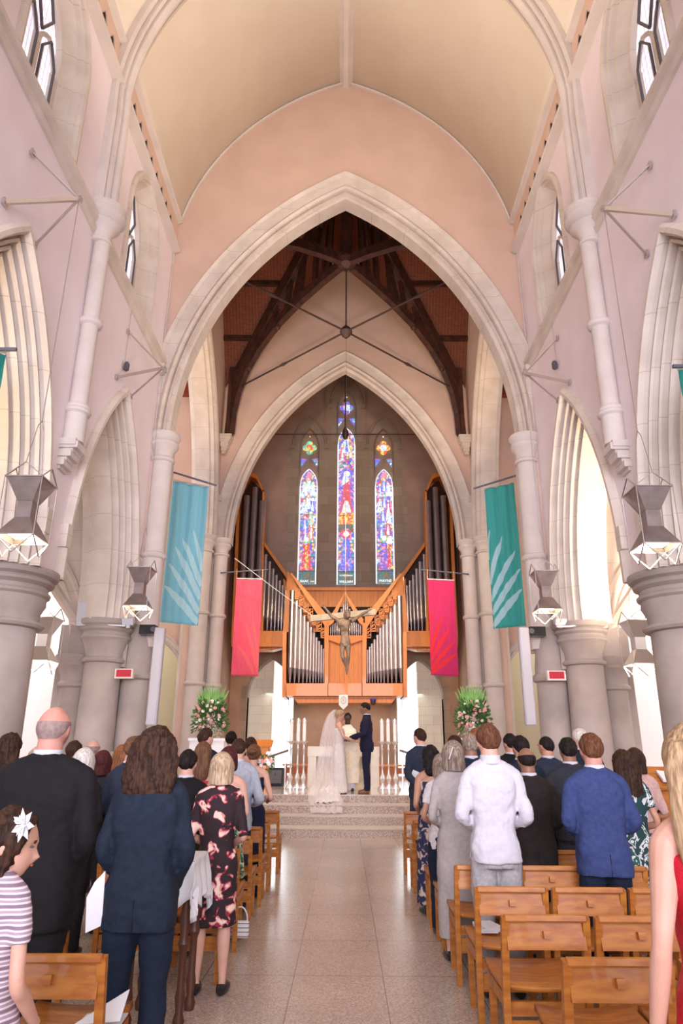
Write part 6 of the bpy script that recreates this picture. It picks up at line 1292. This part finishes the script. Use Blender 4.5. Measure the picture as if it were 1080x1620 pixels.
person('usher in a navy suit standing alone at the right edge of the steps', 664, 1152, 10.9, hair=('short', 'dkbrown'), skin='light', outfit='suit', col='slate', col2='slate', poseL='back', poseR='back', yaw=.35, hyaw=.35, face=True)
person('man with greying dark hair in a navy suit left of the white shirt', 743, 1160, 7.5, skin='brown', hair=('short', 'greybrown'), outfit='suit', col='navy', col2='navytr')
person('red haired man facing away beside the right flower arrangement', 752, 1150, 9.6, skin='rosy', hair=('buzz', 'auburn'), outfit='suit', col='slate', col2='slate', hyaw=.6)
person('short dark haired woman with glasses by the right flowers', 719, 1162, 8.9, sex='f', hair=('bob', 'dkbrown'), outfit='top', col='grey', col2='grey', hyaw=.7, vol=.5)
person('black haired man in a dark jacket, left one of the close pair', 806, 1160, 9.1, skin='tan', hair=('short', 'black'), outfit='suit', col='black', col2='black', hyaw=.35)
person('black haired man in navy, right one of the close pair', 822, 1164, 7.5, skin='tan', hair=('short', 'black'), outfit='suit', col='navy', col2='navytr', vol=1.3, hyaw=.25)
person('slim man with cropped black hair and glasses in a slate jacket', 863, 1163, 8.2, skin='tan', hair=('buzz', 'black'), outfit='suit', col='slate', col2='slate', hyaw=.5, face=True, poseL='low')
person('dark haired man in a charcoal suit left of the bright blue jacket', 897, 1166, 6.75, bw=1.05, skin='brown', hair=('short', 'black'), outfit='suit', col='grey', col2='grey')
person('silver haired man mostly hidden behind the bright blue jacket', 916, 1152, 8.9, skin='light', hair=('short', 'white'), outfit='suit', col='navy', col2='grey', hyaw=.4)
person('ginger blonde child low between the close pair and the glasses man', 858, 1206, 9.0, sex='f', hair=('bob', 'auburn'), outfit='top', col='denim', col2='grey')
person('woman with long wavy black hair in a green and white leaf dress', 984, 1185, 6.0, sex='f', skin='tan', hair=('long', 'dkbrown'), outfit='dress', col='leafy', sleeve='short', hem=.3, L=1.15, vol=1.15, skirt=.05, bw=1.05)
person('dark haired woman in a blush top right of the leaf dress', 1003, 1183, 6.75, sex='f', skin='tan', hair=('bob', 'dkbrown'), outfit='top', col='blush', col2='grey', sleeve='elbow')
bl, lh, lhc, lHH = person('woman with long straight blonde hair in a red dress at the right edge', 1094, 1140, 2.2, sex='f', skin='light', hair=('long', 'golden'), outfit='dress', col='red', sleeve='none', hem=.3, poseL='hang', poseR='hang', vox=.005, L=1.25, vol=1.3, hthk=.015, bw=.95)
# hair ornaments and held things
k = MB()
for j in range(7):
    a = j*2*PI/7; c_ = Vector((.046*math.cos(a), 0, .046*math.sin(a))); k.add([(0, 0, 0), tuple(c_*.6+Vector((0, -.012, 0))+Vector((.012*math.sin(a), 0, -.012*math.cos(a)))), tuple(c_*1.15+Vector((0, -.012, 0))), tuple(c_*.6+Vector((0, -.012, 0))-Vector((.012*math.sin(a), 0, -.012*math.cos(a))))], [(0, 1, 2, 3)])
    k.add([(0, -.006, 0), tuple(c_*.4+Vector((0, -.024, 0))+Vector((.008, 0, .004))), tuple(c_*.7+Vector((0, -.026, 0))), tuple(c_*.4+Vector((0, -.02, 0))-Vector((.008, 0, .004)))], [(0, 1, 2, 3)])
q = atY(41, 1305, 2.5-.10); R_ = Euler((0, 0, .45)).to_matrix(); loc = R_ @ (q-Vector(girl.location))
for i, vv in enumerate(k.v): k.v[i] = tuple(Vector(vv)+loc)
k.build('flower_clip', M['paper'], girl, world=False, smooth=0, fixn=False)
p_, h_, c_, H_ = gl
k = MB(); k.bar((-.055, c_[1]-.62*H_, c_[2]-.02), (-.02, c_[1]-.60*H_, c_[2]+.07), .010, .008); k.build('hair_clip', M['steel'], p_, world=False)
# bouquet of the bridesmaid
root = thing('bouquet', 'pink and cream bouquet held by the bridesmaid at the left aisle', 'bouquet', atY(417, 1208, 8.5)); c0_ = atY(417, 1206, 8.5)
for i in range(16):
    k = MB(); pz = c0_+Vector((rng.normal()*.05, rng.normal()*.03-.02, rng.normal()*.06)); rose(k, pz, .028); k.build('rose', FP if i % 2 else FW, root)
k = MB()
for i in range(90): pz = c0_+Vector((rng.normal()*.06, rng.normal()*.04, -.03+rng.normal()*.07)); leafquad(k, pz, (rng.normal(), rng.normal(), rng.normal()), .06, .014)
k.build('foliage', LEAF, root, smooth=0, fixn=False)['kind'] = 'stuff'
# usher's paper
p = atY(655, 1228, 10.75); root = thing('order_of_service', 'white folded paper held by the usher near the steps', 'paper', p); k = MB(); k.box(p, (.10, .01, .16), (.2, .4, 0)); k.build('sheet', M['paper'], root, smooth=0)

# ---- the couple and the priest
GY = 15.42
gx = atY(576, 1255, GY).x; 
groom, gh_, ghc_, gHH_ = person('groom in a dark navy suit facing the bride, holding her hands', 579, 1111, GY, floor=.62, yaw=PI/2-.05, hyaw=.0, hpitch=-.28, sex='m', bw=.95, skin='brown', hair=('short', 'black'), outfit='suit', col='midnight', col2='midnight', vox=.0055, shoes=SHOEB, face=True, vol=.95, hem=.47, fold=.008,
   armsR=((.145*1.83, .02*1.83, .655*1.83), (.06*1.83, .19*1.83, .60*1.83), (-.5, 1, -.15), (0, 0, -1)), armsL=((-.14*1.83, .02*1.83, .655*1.83), (-.04*1.83, .19*1.83, .605*1.83), (.4, 1, -.15), (0, 0, -1)))
bride, bh_, bhc_, bHH_ = person('bride in ivory lace gown facing the groom', 536, 1122, GY, floor=.62, yaw=-PI/2+.12, hpitch=-.3, sex='f', bw=.95, skin='light', hair=('updo', 'golden'), outfit='dress', col='gown', sleeve='none', hem=.012, skirt=.10, vox=.0055, face=True, vol=1.5, hthk=.02,
   armsR=((.115*1.68, .05*1.68, .67*1.68), (.055*1.68, .22*1.68, .615*1.68), (-.3, 1, -.1), (0, 0, 1)), armsL=((-.12*1.68, .05*1.68, .67*1.68), (-.04*1.68, .22*1.68, .62*1.68), (.3, 1, -.1), (0, 0, 1)))
priest, ph_, phc_, pHH_ = person('priest in cream and gold vestments reading from a small book', 550, 1127, 16.35, floor=.62, yaw=PI, hpitch=-.35, sex='m', skin='dark', hair=('short', 'black'), outfit='none', col='cream', vox=.006, face=True, vol=.6,
   armsR=((.13*1.7, .05*1.7, .66*1.7), (.04*1.7, .17*1.7, .63*1.7), (-.6, .8, 0), (0, 0, 1)), armsL=((-.13*1.7, .05*1.7, .66*1.7), (-.04*1.7, .17*1.7, .63*1.7), (.6, .8, 0), (0, 0, 1)))
h = ph_
k = MB(); torso(k, [(0, 0, .10*h, .150*h, .085*h), (0, 0, .25*h, .155*h, .09*h), (0, .01*h, .45*h, .165*h, .10*h), (0, .02*h, .60*h, .150*h, .12*h), (0, .01*h, .70*h, .140*h, .11*h), (0, 0, .78*h, .120*h, .075*h), (0, 0, .82*h, .07*h, .05*h), (0, 0, .845*h, .045*h, .042*h)], 40, 2.1)
soft(k, 'chasuble', FB['cream'], priest, .010, 3, (('fold', .03),))
k = MB(); torso(k, [(0, 0, .012*h, .105*h, .07*h), (0, 0, .3*h, .1*h, .07*h), (0, 0, .5*h, .1*h, .07*h)], 30, 2.2); soft(k, 'alb', FB['white'], priest, .010, 3, (('fold', .02),))
k = MB(); k.box((0, .115*h, .50*h), (.14*h, .008, .46*h), (.04, 0, 0)); k.build('orphrey_band', mat('gold_band', (.72, .55, .30), .5, (.82, .70, .48), 30), priest, world=False, smooth=0)
p = Vector((priest.location.x, 16.35-.19*h, .62+.655*h)); root = thing('prayer_book', 'small dark prayer book with white pages in the priest\'s hands', 'book', p)
k = MB(); k.box((p.x-.06, p.y, p.z), (.12, .15, .02), (-.5, .15, 0)); k.box((p.x+.06, p.y, p.z), (.12, .15, .02), (-.5, -.15, 0)); k.build('cover', FB['black'], root, smooth=0)
k = MB(); k.box((p.x-.055, p.y, p.z+.014), (.105, .14, .012), (-.5, .15, 0)); k.box((p.x+.055, p.y, p.z+.014), (.105, .14, .012), (-.5, -.15, 0)); k.build('pages', M['paper'], root, smooth=0)
# bride's train and veil
def veil_mat():
    m = mat('ivory_tulle', (.92, .84, .80), .9); nt, b = nodes(m); b.inputs['Alpha'].default_value = .34; return m
VM = veil_mat(); bx = bride.location.x
lay = []
# veil: rows follow a centre line from the crown down the back, over the steps
def floorz(y): return .62 if y > 15.10 else .465 if y > 14.54 else .31 if y > 13.98 else .155 if y > 13.42 else 0
line_ = [(531, 1123, 15.42, .03), (526, 1132, 15.40, .08), (522, 1150, 15.36, .12), (519, 1175, 15.32, .15), (517, 1205, 15.28, .17), (515, 1235, 15.22, .21), (513, 1252, 15.12, .27), (516, 1268, 14.86, .34), (517, 1287, 14.30, .29)]
pts = [(*atY(u, v, y), w_) for u, v, y, w_ in line_]
q = crom(pts, 6); rows = []
for i, c in enumerate(q):
    t = i/(len(q)-1); r_ = []
    for a in np.linspace(-1, 1, 33):
        wv = c[3]; px = c[0]+a*wv; py = c[1]+(1-a*a)*-.05*(1-t)+.03*math.sin(a*11+t*5)*min(1, t*2); pz = c[2]+(.02*math.sin(a*13+t*3) if t > .7 else 0)
        pz = max(pz, floorz(py)+.012+.012*(1+math.sin(a*17+t*21))) if t > .55 else pz
        r_.append((px, py, pz))
    rows.append(r_)
k = MB(); k.grid([[tuple(Vector(p)-Vector(bride.location)) for p in r_] for r_ in rows]); 
Rm = Euler((0, 0, -(-PI/2+.12))).to_matrix()
for i, vv in enumerate(k.v): k.v[i] = tuple(Rm @ Vector(vv))
o = k.build('veil', VM, bride, world=False, smooth=60, fixn=False)
k2 = MB(); k2.v = [tuple(Vector(v_)*1.0+Vector((0, -.03, 0))) for v_ in k.v]; k2.f = k.f; k2.m = k.m; k2.build('veil_layer', VM, bride, world=False, smooth=60, fixn=False)
# gown train spreading behind on the marble and the first steps
k = MB(); rows = []
for t in np.linspace(0, 1, 26):
    cx = -.10-.20*t; y = 15.46-.85*t; wv = .20+.10*math.sin(PI*min(1, t*1.1)); r_ = []
    for a in np.linspace(-1, 1, 33):
        yy = y+.06*a*a; z = floorz(yy)+.02+(.42*(1-t)**3)*(1-a*a)**.5+.012*(1+math.sin(a*9+t*7)); r_.append(tuple(Rm @ (Vector((bx+cx+a*wv*.8, yy, z))-Vector(bride.location))))
    rows.append(r_)
k.grid(rows); o = k.build('train', FB['gown'], bride, world=False, smooth=60, fixn=False); o.modifiers.new('s', 'SOLIDIFY').thickness = .006
# boutonniere and pocket square
k = MB(); rose(k, (-.07, .125, 1.36), .03); k.build('boutonniere', FP, groom, world=False); k = MB(); k.prism([(-.10, .125, 1.30), (-.06, .13, 1.30), (-.08, .13, 1.34)], (0, .01, 0)); k.build('pocket_square', M['paper'], groom, world=False, smooth=0)

# ---- figure on the crucifix
S = 1.62; fb = MB(); fc = atY(547, 1066, YX); 
def Q(u, v, dy=0): p = atY(u, v, YX+dy); return p
hd = Q(549, 972, -.42)
chest = Q(544, 988, -.30); waist = Q(545, 1003, -.26); hip = Q(546, 1014, -.28)
torso(fb, [(*Q(545, 1018, -.26), .125, .10), (*hip, .135, .105), (*waist, .115, .085), (*Q(545, 995, -.28), .14, .105), (*chest, .175, .115), (*Q(545, 980, -.30), .15, .085), (*Q(547, 977, -.32), .06, .06)], 24, 2.2)
limb(fb, [(*Q(547, 981, -.32), .055), (*Q(548, 976, -.38), .05)], 10)
add_head(fb, .24, hd, PI+.35, -.35, .2)
fb2 = fb
for (sh, el, wr, s2) in ((Q(536, 983, -.30), Q(524, 974, -.26), Q(515, 963, -.30), -1), (Q(555, 983, -.30), Q(568, 975, -.18), Q(582, 966, -.08), 1)):
    limb(fb, [(*sh, .065), (*(sh.lerp(el, .5)), .055), (*el, .042), (*(el.lerp(wr, .4)), .044), (*wr, .027)], 12); d = (wr-el).normalized(); hand(fb, wr, d, (0, -1, .2), -s2, 1.0, .5)
for s2, kn, an in ((-1, Q(541, 1036, -.34), Q(548, 1056, -.26)), (1, Q(551, 1036, -.34), Q(549, 1055, -.30))):
    limb(fb, [(*Q(546+s2*4, 1016, -.27), .085), (*(Q(546+s2*4, 1016, -.27).lerp(kn, .5)), .075), (*kn, .052), (*(kn.lerp(an, .35)), .058), (*an, .032)], 14)
    limb(fb, [(*an, .033), (*(an+Vector((0, -.06, -.08))), .036), (*(an+Vector((-.01*s2, -.12, -.20))), .022)], 10, 3)
L0 = world_loc(_crux_done)
for i, vv in enumerate(fb.v): fb.v[i] = tuple(Vector(vv)-L0)
soft(fb, 'figure', M['cx'], _crux_done, .011, 1, (('fine', .018),))
k = MB(); torso(k, [(*Q(546, 1024, -.27), .14, .11), (*Q(546, 1018, -.27), .15, .12), (*Q(546, 1011, -.27), .14, .105)], 22, 2.2)
for i, vv in enumerate(k.v): k.v[i] = tuple(Vector(vv)-L0)
soft(k, 'loincloth', M['cx'], _crux_done, .012, 1, (('fine', .03),))
add_hair('long', .24, tuple(hd-L0), PI+.35, -.35, M['cx'], _crux_done, .2, L=.35, vol=.9)

p = atY(150, 1428, 3.66); root = thing('order_of_service', 'large white sheet held low between the bald man and the navy suit', 'paper', p); k = MB(); k.grid([[atY(u, v, 3.66) for u, v in ((137, 1420), (150, 1395), (167, 1377))], [atY(u, v, 3.68) for u, v in ((135, 1476), (148, 1470), (161, 1464))]]); o = k.build('sheet', M['paper'], root, smooth=0, fixn=False); o.modifiers.new('s', 'SOLIDIFY').thickness = .003
